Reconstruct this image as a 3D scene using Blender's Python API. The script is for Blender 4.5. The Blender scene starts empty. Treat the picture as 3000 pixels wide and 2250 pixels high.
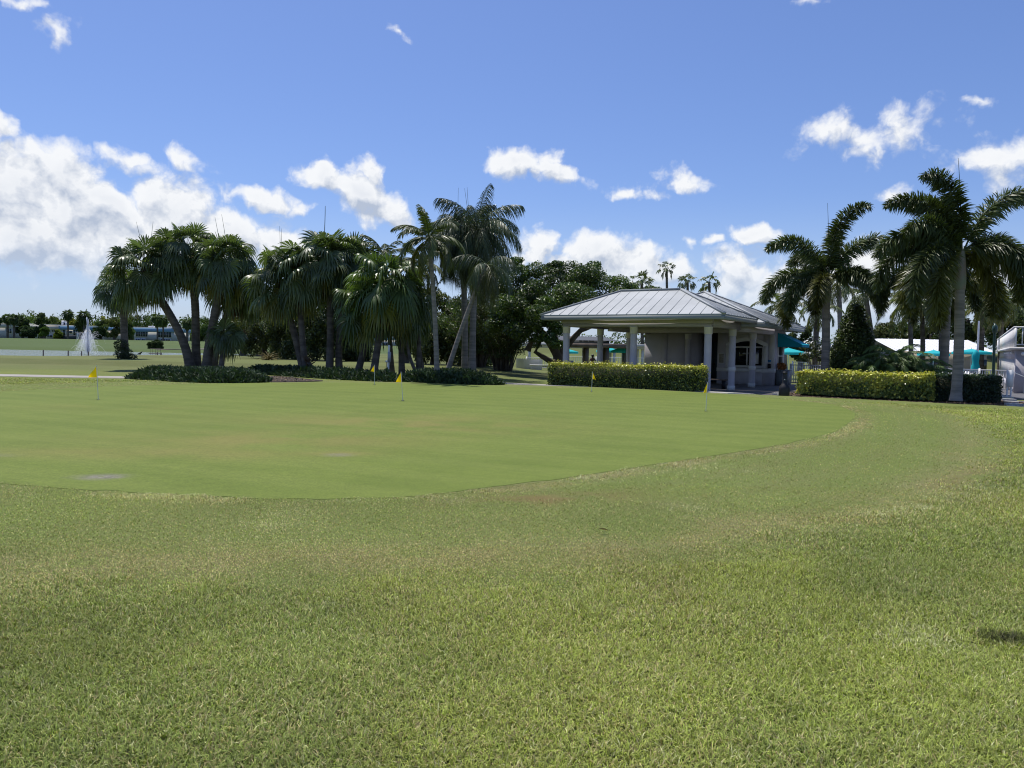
import bpy, math, random
import numpy as np
from mathutils import Vector, Matrix

S = bpy.context.scene
COL = S.collection
R = math.radians
random.seed(7)

# ------------------------------------------------------------------ camera
FPX, CX, CY, HOR = 2224.0, 1500.0, 1125.0, 1018.0
PITCH = math.atan((CY - HOR) / FPX)
ROLL = R(1.0)
EYE = 1.6
cam_d = bpy.data.cameras.new('camera')
cam = bpy.data.objects.new('camera', cam_d)
COL.objects.link(cam)
cam_d.sensor_width = 36.0
cam_d.lens = 36.0 * FPX / 3000.0
cam_d.clip_start = 0.05
cam_d.clip_end = 6000
CM = Matrix.Rotation(math.pi / 2 - PITCH, 3, 'X') @ Matrix.Rotation(ROLL, 3, 'Z')
cam.matrix_world = Matrix.Translation((0, 0, EYE)) @ CM.to_4x4()
S.camera = cam


def ray(px, py):
    return (CM @ Vector(((px - CX) / FPX, -(py - CY) / FPX, -1.0))).normalized()


def at(px, py, Y):
    d = ray(px, py)
    return Vector((0, 0, EYE)) + d * (Y / d.y)


def gnd(px, py, z=0.0):
    d = ray(px, py)
    return Vector((0, 0, EYE)) + d * ((z - EYE) / d.z)


# ------------------------------------------------------------------ noise helpers (numpy)
def _hash(ix, iy, seed):
    h = (ix.astype(np.int64) * 374761393 + iy.astype(np.int64) * 668265263 + seed * 1442695041) & 0xffffffff
    h = ((h ^ (h >> 13)) * 1274126177) & 0xffffffff
    return ((h ^ (h >> 16)) & 0xffff) / 65535.0


def vnoise(x, y, seed=0):
    x0 = np.floor(x); y0 = np.floor(y)
    fx = x - x0; fy = y - y0
    fx = fx * fx * (3 - 2 * fx); fy = fy * fy * (3 - 2 * fy)
    a = _hash(x0, y0, seed); b = _hash(x0 + 1, y0, seed)
    c = _hash(x0, y0 + 1, seed); d = _hash(x0 + 1, y0 + 1, seed)
    return (a * (1 - fx) + b * fx) * (1 - fy) + (c * (1 - fx) + d * fx) * fy


def fbm(x, y, seed=0, oct=4):
    v = 0; a = .5; t = 0
    for o in range(oct):
        v = v + a * vnoise(x, y, seed + o * 17); t += a
        x = x * 2.03 + 11.3; y = y * 2.03 + 5.7; a *= .5
    return v / t


def sst(a, b, x):
    t = np.clip((x - a) / (b - a), 0, 1)
    return t * t * (3 - 2 * t)


def catmull(pts, n=8):
    P = np.array(pts, float); N = len(P); out = []
    for i in range(N):
        p0, p1, p2, p3 = P[i - 1], P[i], P[(i + 1) % N], P[(i + 2) % N]
        for k in range(n):
            t = k / n
            out.append(.5 * ((2 * p1) + (-p0 + p2) * t + (2 * p0 - 5 * p1 + 4 * p2 - p3) * t * t + (-p0 + 3 * p1 - 3 * p2 + p3) * t ** 3))
    return np.array(out)


def sdf(x, y, poly):
    x = np.asarray(x, float).ravel(); y = np.asarray(y, float).ravel()
    res = np.empty(len(x))
    a = poly; b = np.roll(poly, -1, 0); e = b - a; ee = (e ** 2).sum(1) + 1e-12
    for s in range(0, len(x), 20000):
        px = x[s:s + 20000, None]; py = y[s:s + 20000, None]
        wx = px - a[:, 0]; wy = py - a[:, 1]
        t = np.clip((wx * e[:, 0] + wy * e[:, 1]) / ee, 0, 1)
        d = np.sqrt(((wx - e[:, 0] * t) ** 2 + (wy - e[:, 1] * t) ** 2).min(1))
        c1 = (a[:, 1] <= py) != (b[:, 1] <= py)
        xi = a[:, 0] + (py - a[:, 1]) * e[:, 0] / np.where(np.abs(e[:, 1]) < 1e-9, 1e-9, e[:, 1])
        ins = ((c1 & (px < xi)).sum(1) % 2) == 1
        res[s:s + 20000] = np.where(ins, -d, d)
    return res


# ------------------------------------------------------------------ mesh builder
class MB:
    def __init__(self):
        self.v = []; self.f = []; self.c = []; self.m = []; self.n = 0

    def add(self, v, f, c=None, m=0):
        v = np.asarray(v, float).reshape(-1, 3)
        f = np.asarray(f, np.int64)
        self.f.append(f + self.n)
        self.m.append(np.full(len(f), m))
        self.v.append(v)
        if c is None:
            c = np.ones((len(v), 3))
        c = np.asarray(c, float)
        if c.ndim == 1:
            c = np.tile(c, (len(v), 1))
        self.c.append(c)
        self.n += len(v)
        return self

    def quad(self, a, b, c, d, m=0, col=None):
        return self.add([a, b, c, d], [[0, 1, 2, 3]], col, m)

    def box(self, lo, hi, m=0, col=None, T=None):
        x0, y0, z0 = lo; x1, y1, z1 = hi
        v = np.array([(x0, y0, z0), (x1, y0, z0), (x1, y1, z0), (x0, y1, z0), (x0, y0, z1), (x1, y0, z1), (x1, y1, z1), (x0, y1, z1)], float)
        if T is not None:
            v = np.array([T(*p) for p in v])
        return self.add(v, [(0, 3, 2, 1), (4, 5, 6, 7), (0, 1, 5, 4), (1, 2, 6, 5), (2, 3, 7, 6), (3, 0, 4, 7)], col, m)

    def tube(self, P, rad, n=8, m=0, col=None, cap=True):
        P = np.asarray(P, float); K = len(P)
        rad = np.broadcast_to(np.asarray(rad, float), (K,))
        T = np.gradient(P, axis=0); T /= np.linalg.norm(T, axis=1)[:, None] + 1e-12
        up = np.array([0, 0, 1.0]) if abs(T[0, 2]) < .9 else np.array([1.0, 0, 0])
        A = np.cross(T, up); A /= np.linalg.norm(A, axis=1)[:, None] + 1e-12
        B = np.cross(T, A)
        th = np.arange(n) * 2 * math.pi / n
        v = P[:, None] + rad[:, None, None] * (np.cos(th)[None, :, None] * A[:, None] + np.sin(th)[None, :, None] * B[:, None])
        i = np.arange(K - 1)[:, None] * n; j = np.arange(n)[None]; j2 = (j + 1) % n
        f = np.stack([i + j, i + j2, i + n + j2, i + n + j], -1).reshape(-1, 4)
        v = v.reshape(-1, 3)
        self.add(v, f, col, m)
        if cap:
            for k, s in ((0, 1), (K - 1, -1)):
                ring = v[k * n:(k + 1) * n]
                c = np.vstack([ring, P[k]])
                idx = [(n, (q + 1) % n, q) if s < 0 else (n, q, (q + 1) % n) for q in range(n)]
                idx = [t[::-1] for t in idx]
                self.add(c, idx, col, m)
        return self

    def lathe(self, c, prof, n=20, m=0, col=None):
        prof = np.asarray(prof, float)
        return self.tube_prof(c, prof, n, m, col)

    def tube_prof(self, c, prof, n, m, col):
        K = len(prof); th = np.arange(n) * 2 * math.pi / n
        v = np.empty((K, n, 3))
        v[..., 0] = c[0] + prof[:, 0:1] * np.cos(th); v[..., 1] = c[1] + prof[:, 0:1] * np.sin(th); v[..., 2] = c[2] + prof[:, 1:2]
        i = np.arange(K - 1)[:, None] * n; j = np.arange(n)[None]; j2 = (j + 1) % n
        f = np.stack([i + j, i + j2, i + n + j2, i + n + j], -1).reshape(-1, 4)
        return self.add(v.reshape(-1, 3), f, col, m)

    def prism(self, poly, z0, z1, m=0, col=None):
        n = len(poly)
        v = [(p[0], p[1], z0) for p in poly] + [(p[0], p[1], z1) for p in poly]
        f = [(i, (i + 1) % n, n + (i + 1) % n, n + i) for i in range(n)]
        self.add(v, f, col, m)
        c0 = np.mean(np.array(poly)[:, :2], axis=0)
        self.add([(c0[0], c0[1], z1)] + [(p[0], p[1], z1) for p in poly], [(0, 1 + i, 1 + (i + 1) % n) for i in range(n)], col, m)
        return self

    def build(self, name, mats, parent=None, smooth=False, loc=None):
        me = bpy.data.meshes.new(name)
        V = np.concatenate(self.v); C = np.concatenate(self.c)
        if loc is None:
            loc = Vector((0, 0, 0))
            if parent is None and len(V):
                mn = V.min(0); mx = V.max(0)
                loc = Vector(((mn[0] + mx[0]) / 2, (mn[1] + mx[1]) / 2, mn[2]))
        V = V - np.array(loc)
        me.vertices.add(len(V)); me.vertices.foreach_set('co', V.ravel().astype(np.float32))
        lt = np.concatenate([np.full(len(f), f.shape[1]) for f in self.f])
        li = np.concatenate([f.ravel() for f in self.f]); ls = np.concatenate([[0], np.cumsum(lt)[:-1]])
        me.loops.add(len(li)); me.loops.foreach_set('vertex_index', li.astype(np.int32))
        me.polygons.add(len(lt)); me.polygons.foreach_set('loop_start', ls.astype(np.int32))
        mi = np.concatenate(self.m)
        if not isinstance(mats, (list, tuple)):
            mats = [mats]
        for m in mats:
            me.materials.append(m)
        if mi.any():
            me.polygons.foreach_set('material_index', mi.astype(np.int32))
        if smooth:
            me.polygons.foreach_set('use_smooth', np.ones(len(lt), bool))
        at_ = me.attributes.new('Col', 'FLOAT_COLOR', 'POINT')
        at_.data.foreach_set('color', np.concatenate([C, np.ones((len(C), 1))], 1).ravel().astype(np.float32))
        me.update(calc_edges=True)
        o = bpy.data.objects.new(name, me)
        COL.objects.link(o)
        o.location = loc
        if parent is not None:
            o.parent = parent
            top = Vector((0, 0, 0)); q = parent
            M = Matrix.Identity(4)
            chain = []
            while q is not None:
                chain.append(q); q = q.parent
            for q in reversed(chain):
                M = M @ q.matrix_parent_inverse @ Matrix.LocRotScale(q.location, q.rotation_euler, q.scale)
            o.matrix_parent_inverse = M.inverted()
        return o


def tag(o, label=None, cat=None, group=None, kind=None):
    if label: o['label'] = label
    if cat: o['category'] = cat
    if group: o['group'] = group
    if kind: o['kind'] = kind
    return o


def thing(name, label, cat, loc, group=None):
    o = bpy.data.objects.new(name, None)
    o.empty_display_size = .3
    COL.objects.link(o); o.location = loc
    return tag(o, label, cat, group)


def copy_tree(o, parent=None):
    c = o.copy(); COL.objects.link(c); c.parent = parent
    for ch in list(o.children):
        copy_tree(ch, c)
    return c


# ------------------------------------------------------------------ materials
def newmat(name):
    m = bpy.data.materials.new(name); m.use_nodes = True
    nt = m.node_tree; nt.nodes.clear()
    out = nt.nodes.new('ShaderNodeOutputMaterial')
    return m, nt, out


def nd(nt, t, **kw):
    n = nt.nodes.new(t)
    for k, v in kw.items():
        if k.startswith('i_'):
            n.inputs[k[2:].replace('_', ' ')].default_value = v
        else:
            setattr(n, k, v)
    return n


def mixc(nt, fac, a, b, bt='MIX'):
    n = nt.nodes.new('ShaderNodeMix'); n.data_type = 'RGBA'; n.blend_type = bt
    for sock, val in ((n.inputs[0], fac), (n.inputs[6], a), (n.inputs[7], b)):
        if hasattr(val, 'is_output'):
            nt.links.new(val, sock)
        elif isinstance(val, (int, float)):
            sock.default_value = val
        else:
            sock.default_value = (*val, 1)
    return n.outputs[2]


def mth(nt, op, a, b=None, c=None, clamp=False):
    n = nt.nodes.new('ShaderNodeMath'); n.operation = op; n.use_clamp = clamp
    for i, v in enumerate((a, b, c)):
        if v is None: continue
        if hasattr(v, 'is_output'): nt.links.new(v, n.inputs[i])
        else: n.inputs[i].default_value = v
    return n.outputs[0]


def ramp(nt, src, p0, p1):
    n = nt.nodes.new('ShaderNodeMapRange'); n.interpolation_type = 'SMOOTHSTEP'
    nt.links.new(src, n.inputs[0]); n.inputs[1].default_value = p0; n.inputs[2].default_value = p1
    return n.outputs[0]


def noise(nt, scale, detail=4, rough=.55, coord='Object', vec=None, dim='3D', dist=0.0):
    n = nt.nodes.new('ShaderNodeTexNoise'); n.inputs['Scale'].default_value = scale
    n.inputs['Detail'].default_value = detail; n.inputs['Roughness'].default_value = rough
    n.inputs['Distortion'].default_value = dist
    if vec is None:
        tc = nt.nodes.new('ShaderNodeTexCoord'); vec = tc.outputs[coord]
    nt.links.new(vec, n.inputs['Vector'])
    return n.outputs['Fac']


def surf(name, color, rough=.7, var=.25, scale=3.0, bump=.0, bscale=40.0, spec=.4, metal=0.0, color2=None, stretch=None):
    m, nt, out = newmat(name)
    b = nd(nt, 'ShaderNodeBsdfPrincipled'); nt.links.new(b.outputs[0], out.inputs[0])
    tc = nd(nt, 'ShaderNodeTexCoord'); vec = tc.outputs['Object']
    if stretch:
        mp = nd(nt, 'ShaderNodeMapping'); mp.inputs['Scale'].default_value = stretch
        nt.links.new(vec, mp.inputs[0]); vec = mp.outputs[0]
    n1 = noise(nt, scale, 5, .6, vec=vec)
    n2 = noise(nt, scale * 9, 3, .6, vec=vec)
    c2 = color2 or tuple(max(0, c * (1 - var)) for c in color)
    c = mixc(nt, ramp(nt, n1, .35, .65), color, c2)
    k = mth(nt, 'MULTIPLY_ADD', n2, var * .9, 1 - var * .45)
    hs = mixc(nt, 1.0, c, c, 'MULTIPLY')
    vm = nt.nodes.new('ShaderNodeVectorMath'); vm.operation = 'SCALE'
    nt.links.new(c, vm.inputs[0]); nt.links.new(k, vm.inputs['Scale'])
    nt.links.new(vm.outputs[0], b.inputs['Base Color'])
    b.inputs['Roughness'].default_value = rough
    b.inputs['Specular IOR Level'].default_value = spec
    b.inputs['Metallic'].default_value = metal
    if bump:
        bp = nd(nt, 'ShaderNodeBump'); bp.inputs['Strength'].default_value = bump; bp.inputs['Distance'].default_value = .02
        nt.links.new(noise(nt, bscale, 3, .6, vec=vec), bp.inputs['Height'])
        nt.links.new(bp.outputs[0], b.inputs['Normal'])
    return m


def leafmat(name, color, rough=.45, spec=.35, trans=.25, tcol=None, var=.35):
    """leaf colour = base * per leaf tint attribute, some light passing through"""
    m, nt, out = newmat(name)
    at_ = nd(nt, 'ShaderNodeAttribute', attribute_name='Col')
    c = mixc(nt, 1.0, at_.outputs['Color'], color, 'MULTIPLY')
    n = noise(nt, 1.3, 3)
    k = mth(nt, 'MULTIPLY_ADD', n, var * 2, 1 - var)
    vm = nt.nodes.new('ShaderNodeVectorMath'); vm.operation = 'SCALE'
    nt.links.new(c, vm.inputs[0]); nt.links.new(k, vm.inputs['Scale'])
    b = nd(nt, 'ShaderNodeBsdfPrincipled')
    nt.links.new(vm.outputs[0], b.inputs['Base Color'])
    b.inputs['Roughness'].default_value = rough; b.inputs['Specular IOR Level'].default_value = spec
    t = nd(nt, 'ShaderNodeBsdfTranslucent')
    tc = mixc(nt, 1.0, vm.outputs[0], tcol or (1.3, 1.5, .6), 'MULTIPLY')
    nt.links.new(tc, t.inputs['Color'])
    mx = nd(nt, 'ShaderNodeMixShader'); mx.inputs[0].default_value = trans
    nt.links.new(b.outputs[0], mx.inputs[1]); nt.links.new(t.outputs[0], mx.inputs[2])
    nt.links.new(mx.outputs[0], out.inputs[0])
    return m
# ------------------------------------------------------------------ world: sky, clouds, sun
SUN_EL, SUN_AZ = R(70), R(-30)        # azimuth from +Y towards +X
SKY_STRENGTH = 0.11
sun_dir = Vector((math.cos(SUN_EL) * math.sin(SUN_AZ), math.cos(SUN_EL) * math.cos(SUN_AZ), math.sin(SUN_EL)))
w = bpy.data.worlds.new('World'); S.world = w; w.cycles.sampling_method = 'NONE'; w.use_nodes = True
nt = w.node_tree; nt.nodes.clear()
wout = nt.nodes.new('ShaderNodeOutputWorld')
bg = nt.nodes.new('ShaderNodeBackground'); bg.inputs[1].default_value = SKY_STRENGTH
nt.links.new(bg.outputs[0], wout.inputs[0])
sky = nt.nodes.new('ShaderNodeTexSky'); sky.sky_type = 'NISHITA'; sky.sun_disc = False
sky.sun_elevation = SUN_EL; sky.sun_rotation = SUN_AZ
sky.air_density = 1.0; sky.dust_density = 0.9; sky.ozone_density = 2.2; sky.altitude = 0
tc = nt.nodes.new('ShaderNodeTexCoord')

# cloud cover: (pixel x, pixel y, radius x, radius y, tilt down to the right, strength)
BLOBS = [
    (60, 535, 150, 108, 0, 1.25), (195, 535, 112, 92, 24, 1.2), (330, 605, 120, 74, 20, 1.1), (505, 620, 120, 105, 0, 1.2),
    (70, 690, 220, 110, 0, 1.1), (270, 700, 220, 95, 0, 1.15), (470, 715, 170, 75, 0, 1.15), (665, 700, 125, 85, 0, 1.2),
    (830, 735, 125, 75, 10, 1.1), (-60, 540, 150, 115, 0, 1.2), (590, 690, 130, 90, 0, 1.1), (960, 770, 130, 60, 0, .7), (-10, 620, 200, 150, 0, 1.0), (180, 620, 220, 130, 0, 1.0),
    (370, 470, 74, 28, 14, .62), (540, 463, 66, 22, 18, .5), (762, 577, 124, 32, 9, .8), (868, 617, 60, 20, -12, .45),
    (965, 520, 105, 45, 8, 1.05), (1065, 575, 100, 70, 35, 1.1), (1130, 625, 95, 48, 15, 1.0), (1090, 515, 50, 40, 0, .9),
    (1525, 478, 112, 46, 0, .92), (1625, 508, 105, 28, 14, .85), (2010, 530, 72, 32, 22, .58), (1920, 566, 46, 20, 0, .42), (1835, 564, 40, 18, 5, .5),
    (2570, 392, 180, 56, 0, .50), (2430, 382, 90, 32, 10, .42), (2620, 350, 95, 44, 10, .50), (2520, 430, 80, 30, 0, .40),
    (2930, 458, 140, 54, 0, .58), (2864, 300, 42, 15, 12, .45), (2625, 577, 46, 22, 0, .6), (2080, 702, 42, 22, 0, .72), (2012, 712, 34, 20, 0, .5),
    (2200, 690, 76, 30, 5, .8), (1730, 740, 105, 62, 0, 1.1), (1800, 765, 140, 75, 0, 1.15), (1900, 800, 110, 65, 0, 1.1), (1570, 730, 66, 75, 0, 1.0), (1650, 790, 160, 60, 0, .9),
    (2165, 800, 95, 85, 0, .95), (2240, 855, 90, 80, 0, .9), (2350, 830, 150, 80, 0, .8), (2520, 780, 120, 70, 0, .75), (2450, 900, 200, 70, 0, .9), (2800, 850, 200, 90, 0, .8),
    (1170, 98, 44, 22, 26, .62), (156, 92, 34, 40, 40, .4), (48, 2, 80, 18, 0, .6), (2400, 2, 60, 18, 0, .45), (0, 360, 42, 34, 20, .9), (800, 560, 20, 10, 0, .3),
    (3300, 500, 260, 90, 0, .9), (-500, 600, 350, 170, 0, 1.1), (-1100, 400, 300, 150, 0, 1.0), (3700, 750, 350, 150, 0, 1.0), (1350, 700, 70, 30, 0, .4),
]


def azel(px, py):
    d = ray(px, py)
    return math.atan2(d.x, d.y), math.asin(d.z)


def azel_nodes(vec):
    sep = nt.nodes.new('ShaderNodeSeparateXYZ'); nt.links.new(vec, sep.inputs[0])
    cmb = nt.nodes.new('ShaderNodeCombineXYZ')
    nt.links.new(mth(nt, 'ARCTAN2', sep.outputs[0], sep.outputs[1]), cmb.inputs[0]); nt.links.new(mth(nt, 'ARCSINE', sep.outputs[2]), cmb.inputs[1])
    return cmb.outputs[0]


def warp(co):
    wn = nt.nodes.new('ShaderNodeTexNoise'); wn.noise_dimensions = '2D'; wn.inputs['Scale'].default_value = 26; wn.inputs['Detail'].default_value = 4
    nt.links.new(co, wn.inputs['Vector'])
    sb = nt.nodes.new('ShaderNodeVectorMath'); sb.operation = 'SUBTRACT'; sb.inputs[1].default_value = (.5, .5, .5); nt.links.new(wn.outputs['Color'], sb.inputs[0])
    wv = nt.nodes.new('ShaderNodeVectorMath'); wv.operation = 'MULTIPLY_ADD'
    nt.links.new(sb.outputs[0], wv.inputs[0]); wv.inputs[1].default_value = (.045, .03, 0); nt.links.new(co, wv.inputs[2])
    return wv.outputs[0]


def billow(co, wv):
    fb = nt.nodes.new('ShaderNodeTexNoise'); fb.noise_dimensions = '2D'; fb.inputs['Scale'].default_value = 22; fb.inputs['Detail'].default_value = 8; fb.inputs['Roughness'].default_value = .56
    nt.links.new(co, fb.inputs['Vector'])
    vo = nt.nodes.new('ShaderNodeTexVoronoi'); vo.voronoi_dimensions = '2D'; vo.feature = 'F1'; vo.inputs['Scale'].default_value = 34
    vo.inputs['Detail'].default_value = 3.0; vo.inputs['Roughness'].default_value = .55; vo.normalize = True
    nt.links.new(wv, vo.inputs['Vector'])
    return mth(nt, 'MULTIPLY_ADD', mth(nt, 'SUBTRACT', fb.outputs['Fac'], .5), .95, mth(nt, 'MULTIPLY', mth(nt, 'SUBTRACT', .5, vo.outputs['Distance']), .75))


def envelope(wv):
    ws = nt.nodes.new('ShaderNodeSeparateXYZ'); nt.links.new(wv, ws.inputs[0])
    env = None          # each blob takes the last result along, which keeps the node chain in order
    for (px, py, rx, ry, tilt, st) in BLOBS:
        a, e = azel(px, py)
        mp = nt.nodes.new('ShaderNodeMapping'); mp.vector_type = 'TEXTURE'
        mp.inputs['Location'].default_value = (a, e, 0); mp.inputs['Rotation'].default_value = (0, 0, R(-tilt))
        mp.inputs['Scale'].default_value = (1.12 * rx / FPX, 1.12 * ry / FPX, 1e6)
        cb = nt.nodes.new('ShaderNodeCombineXYZ'); nt.links.new(ws.outputs[0], cb.inputs[0]); nt.links.new(ws.outputs[1], cb.inputs[1])
        if env is not None: nt.links.new(env, cb.inputs[2])
        nt.links.new(cb.outputs[0], mp.inputs[0])
        ln = nt.nodes.new('ShaderNodeVectorMath'); ln.operation = 'LENGTH'; nt.links.new(mp.outputs[0], ln.inputs[0])
        v = mth(nt, 'MULTIPLY_ADD', ln.outputs['Value'], -st, st)
        env = v if env is None else mth(nt, 'SMOOTH_MAX', env, v, .05)
    return mth(nt, 'MAXIMUM', env, -1.0)


nrm = nt.nodes.new('ShaderNodeVectorMath'); nrm.operation = 'NORMALIZE'
nt.links.new(tc.outputs['Generated'], nrm.inputs[0])
co1 = azel_nodes(nrm.outputs[0]); wv1 = warp(co1)
env_ = envelope(wv1); bil1 = billow(co1, wv1)
dens = mth(nt, 'SUBTRACT', mth(nt, 'ADD', env_, bil1), .17)
# the same billows a little nearer the sun: where they are thicker there, this side of the cloud is in shade
of_ = nt.nodes.new('ShaderNodeVectorMath'); of_.operation = 'ADD'; of_.inputs[1].default_value = (-.006, .017, 0); nt.links.new(co1, of_.inputs[0])
wv2 = warp(of_.outputs[0]); bil2 = billow(of_.outputs[0], wv2); env2 = envelope(wv2)
alpha = ramp(nt, dens, -.03, .50)
lit = mth(nt, 'ADD', mth(nt, 'SUBTRACT', bil1, bil2), mth(nt, 'MULTIPLY', mth(nt, 'SUBTRACT', env_, env2), .55))
lit = mth(nt, 'MULTIPLY_ADD', lit, 2.0, .66, clamp=True)
thick = ramp(nt, dens, .45, 1.5)
lit = mth(nt, 'MULTIPLY_ADD', thick, -.30, lit, clamp=True)
ccol = mixc(nt, lit, (3.5, 4.0, 4.95), (7.0, 7.1, 7.25))
spn = nt.nodes.new('ShaderNodeSeparateXYZ'); nt.links.new(nrm.outputs[0], spn.inputs[0])
# pale band of moist air above the horizon
hz = ramp(nt, spn.outputs[2], .20, -.01)
hzc = mth(nt, 'MULTIPLY', hz, .55)
base = mixc(nt, 1.0, sky.outputs[0], (.635, .725, .99), 'MULTIPLY')
base = mixc(nt, hzc, base, (4.6, 5.5, 7.0))
afade = mth(nt, 'MULTIPLY', alpha, ramp(nt, spn.outputs[2], .0, .12))
afade = mth(nt, 'MULTIPLY', afade, .97)
full = mixc(nt, afade, base, ccol)
nt.links.new(full, bg.inputs[0])

sl = bpy.data.lights.new('sun', 'SUN'); sl.energy = 4.4; sl.angle = R(0.6); sl.color = (1.0, .95, .87)
so = bpy.data.objects.new('sun', sl); COL.objects.link(so)
so.rotation_euler = sun_dir.to_track_quat('Z', 'Y').to_euler(); so.location = (0, 0, 60)
S.view_settings.view_transform = 'Standard'; S.view_settings.look = 'None'
S.view_settings.exposure = 0.30; S.view_settings.gamma = 1.0
S.cycles.filter_width = 1.1; S.cycles.use_denoising = True; S.cycles.max_bounces = 6; S.cycles.transparent_max_bounces = 12; S.cycles.diffuse_bounces = 3; S.cycles.glossy_bounces = 3; S.cycles.transmission_bounces = 4
S.cycles.caustics_reflective = False; S.cycles.caustics_refractive = False
# ------------------------------------------------------------------ ground plan
A0 = np.array([2.47, 35.0]); UU = np.array([.854, -.52]); VV = np.array([.52, .854])
FLOOR = -.2


def P2(u, v):
    return A0 + u * UU + v * VV


def PV(u, v, z):
    p = P2(u, v)
    return (p[0], p[1], z)


green_poly = catmull([(-15.6, 22.8), (-13.4, 27.6), (-10.8, 30.1), (-7.2, 31.9), (-3, 32.1), (-.6, 31.6), (1.8, 31.0), (4.6, 30.4), (7.5, 28.6), (8.9, 26.5), (9.9, 24.0),
                      (9.4, 20.9), (8.3, 18.4), (6.7, 15.6), (4.8, 13.1), (2.5, 11.0), (.62, 9.3), (-.38, 8.5), (-1.07, 8.0), (-2.1, 7.75), (-3.2, 7.8),
                      (-4.3, 8.0), (-5.6, 8.3), (-9, 9.5), (-13, 12), (-15.6, 15), (-16.4, 19)], 8)
outer_poly = catmull([(-20, 22), (-16, 29.0), (-11, 31.6), (-7, 33.2), (-2, 33.4), (2, 32.2), (7.9, 29.6), (10.4, 27.4), (12.1, 23.4), (12.0, 20), (10.8, 17.2), (9.1, 13.9), (7.1, 10.9), (5.3, 8.8),
                      (3.5, 7.15), (2.2, 6.2), (1.26, 5.6), (.48, 5.3), (-.47, 5.15), (-1.57, 4.95), (-2.6, 4.8), (-3.8, 4.75), (-7, 5.4), (-12, 7.6), (-17, 12)], 8)


def H(x, y):
    x = np.asarray(x, float); y = np.asarray(y, float)
    v = (x - A0[0]) * VV[0] + (y - A0[1]) * VV[1]
    right = sst(-3, 3.5, x)
    h = -.2 * sst(-1.9, -.9, v) * right
    # right of the yellow hedges the path lies lower too
    # left lawn rises to a crest before the lake
    leftw = 1 - right
    h = h + leftw * .12 * sst(44, 64, y)
    # mound with the eroded bank
    lake = sst(-178, -165, x) * (1 - sst(-46, -36, x + 4 * np.sin(y * .11))) * sst(67, 76, y) * (1 - sst(146, 157, y + 3 * np.sin(x * .07)))
    far = sst(150, 236, y) * (1 - .55 * sst(262, 330, y)) * (1 - sst(-30, 30, x))
    h = h + far * 1.8 - .12 * leftw * sst(100, 150, y)
    h = h * (1 - lake) + lake * (-1.9)
    # berm behind the pool
    berm = sst(72, 92, y) * (1 - sst(140, 170, y)) * sst(-8, 4, x)
    h = h + 2.1 * berm
    h = h + .05 * (vnoise(x * .09, y * .09, 3) - .5) * sst(33, 45, y)
    h = h + .05 * (vnoise(x * .22, y * .22, 5) - .5) * (1 - sst(30, 40, y))
    # small hollow in the rough at the lower right
    h = h - .012 * np.exp(-(((x - HOLE[0]) / .19) ** 2 + ((y - HOLE[1]) / .13) ** 2) ** 2)
    return h


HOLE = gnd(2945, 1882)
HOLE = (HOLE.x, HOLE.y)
xs = np.unique(np.round(np.concatenate([np.linspace(-1800, -200, 17), np.linspace(-200, -45, 60), np.linspace(-45, -16, 60), np.linspace(-16, 16, 130), np.linspace(16, 45, 50), np.linspace(45, 200, 40), np.linspace(200, 1800, 17)]), 3))
ys = np.unique(np.round(np.concatenate([np.linspace(-400, -4, 12), np.linspace(-4, 2, 10), np.linspace(2, 16, 110), np.linspace(16, 45, 90), np.linspace(45, 110, 80), np.linspace(110, 330, 90), np.linspace(330, 2400, 18)]), 3))
GX, GY = np.meshgrid(xs, ys)
GZ = H(GX, GY)
near = (np.abs(GX) < 50) & (GY < 60) & (GY > -5)
sd_green = np.full(GX.shape, 50.0); sd_out = np.full(GX.shape, 50.0)
sd_green[near] = sdf(GX[near], GY[near], green_poly)
sd_out[near] = sdf(GX[near], GY[near], outer_poly)
GZ = GZ - .05 * sst(-.35, -.9, sd_green)


PALE = [(gnd(*p), r, s) for p, r, s in (((1640, 1463), .16, .9), ((2010, 1487), .30, .7), ((1960, 1478), .2, .6), ((1735, 1400), .30, .8), ((1850, 1378), .35, .8), ((2045, 1368), .40, .9), ((1930, 1385), .3, .7), ((1340, 1465), .25, .6), ((1060, 1470), .2, .6),
        ((2180, 1380), .12, 1.0), ((2590, 1508), .28, .9), ((2680, 1490), .25, .8), ((2770, 1455), .4, .8), ((2850, 1430), .4, .7), ((2630, 1420), .2, .5), ((860, 1508), .3, .4), ((2690, 1880), .22, .7), ((560, 1450), .16, .7), ((440, 1453), .2, .6), ((800, 1540), .25, .5))]


def pale_patch(x, y):
    v = 0
    for p, r, s in PALE:
        v = np.maximum(v, s * np.exp(-((x - p.x) / r) ** 2 - ((y - p.y) / (r * .8)) ** 2))
    return v


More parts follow.
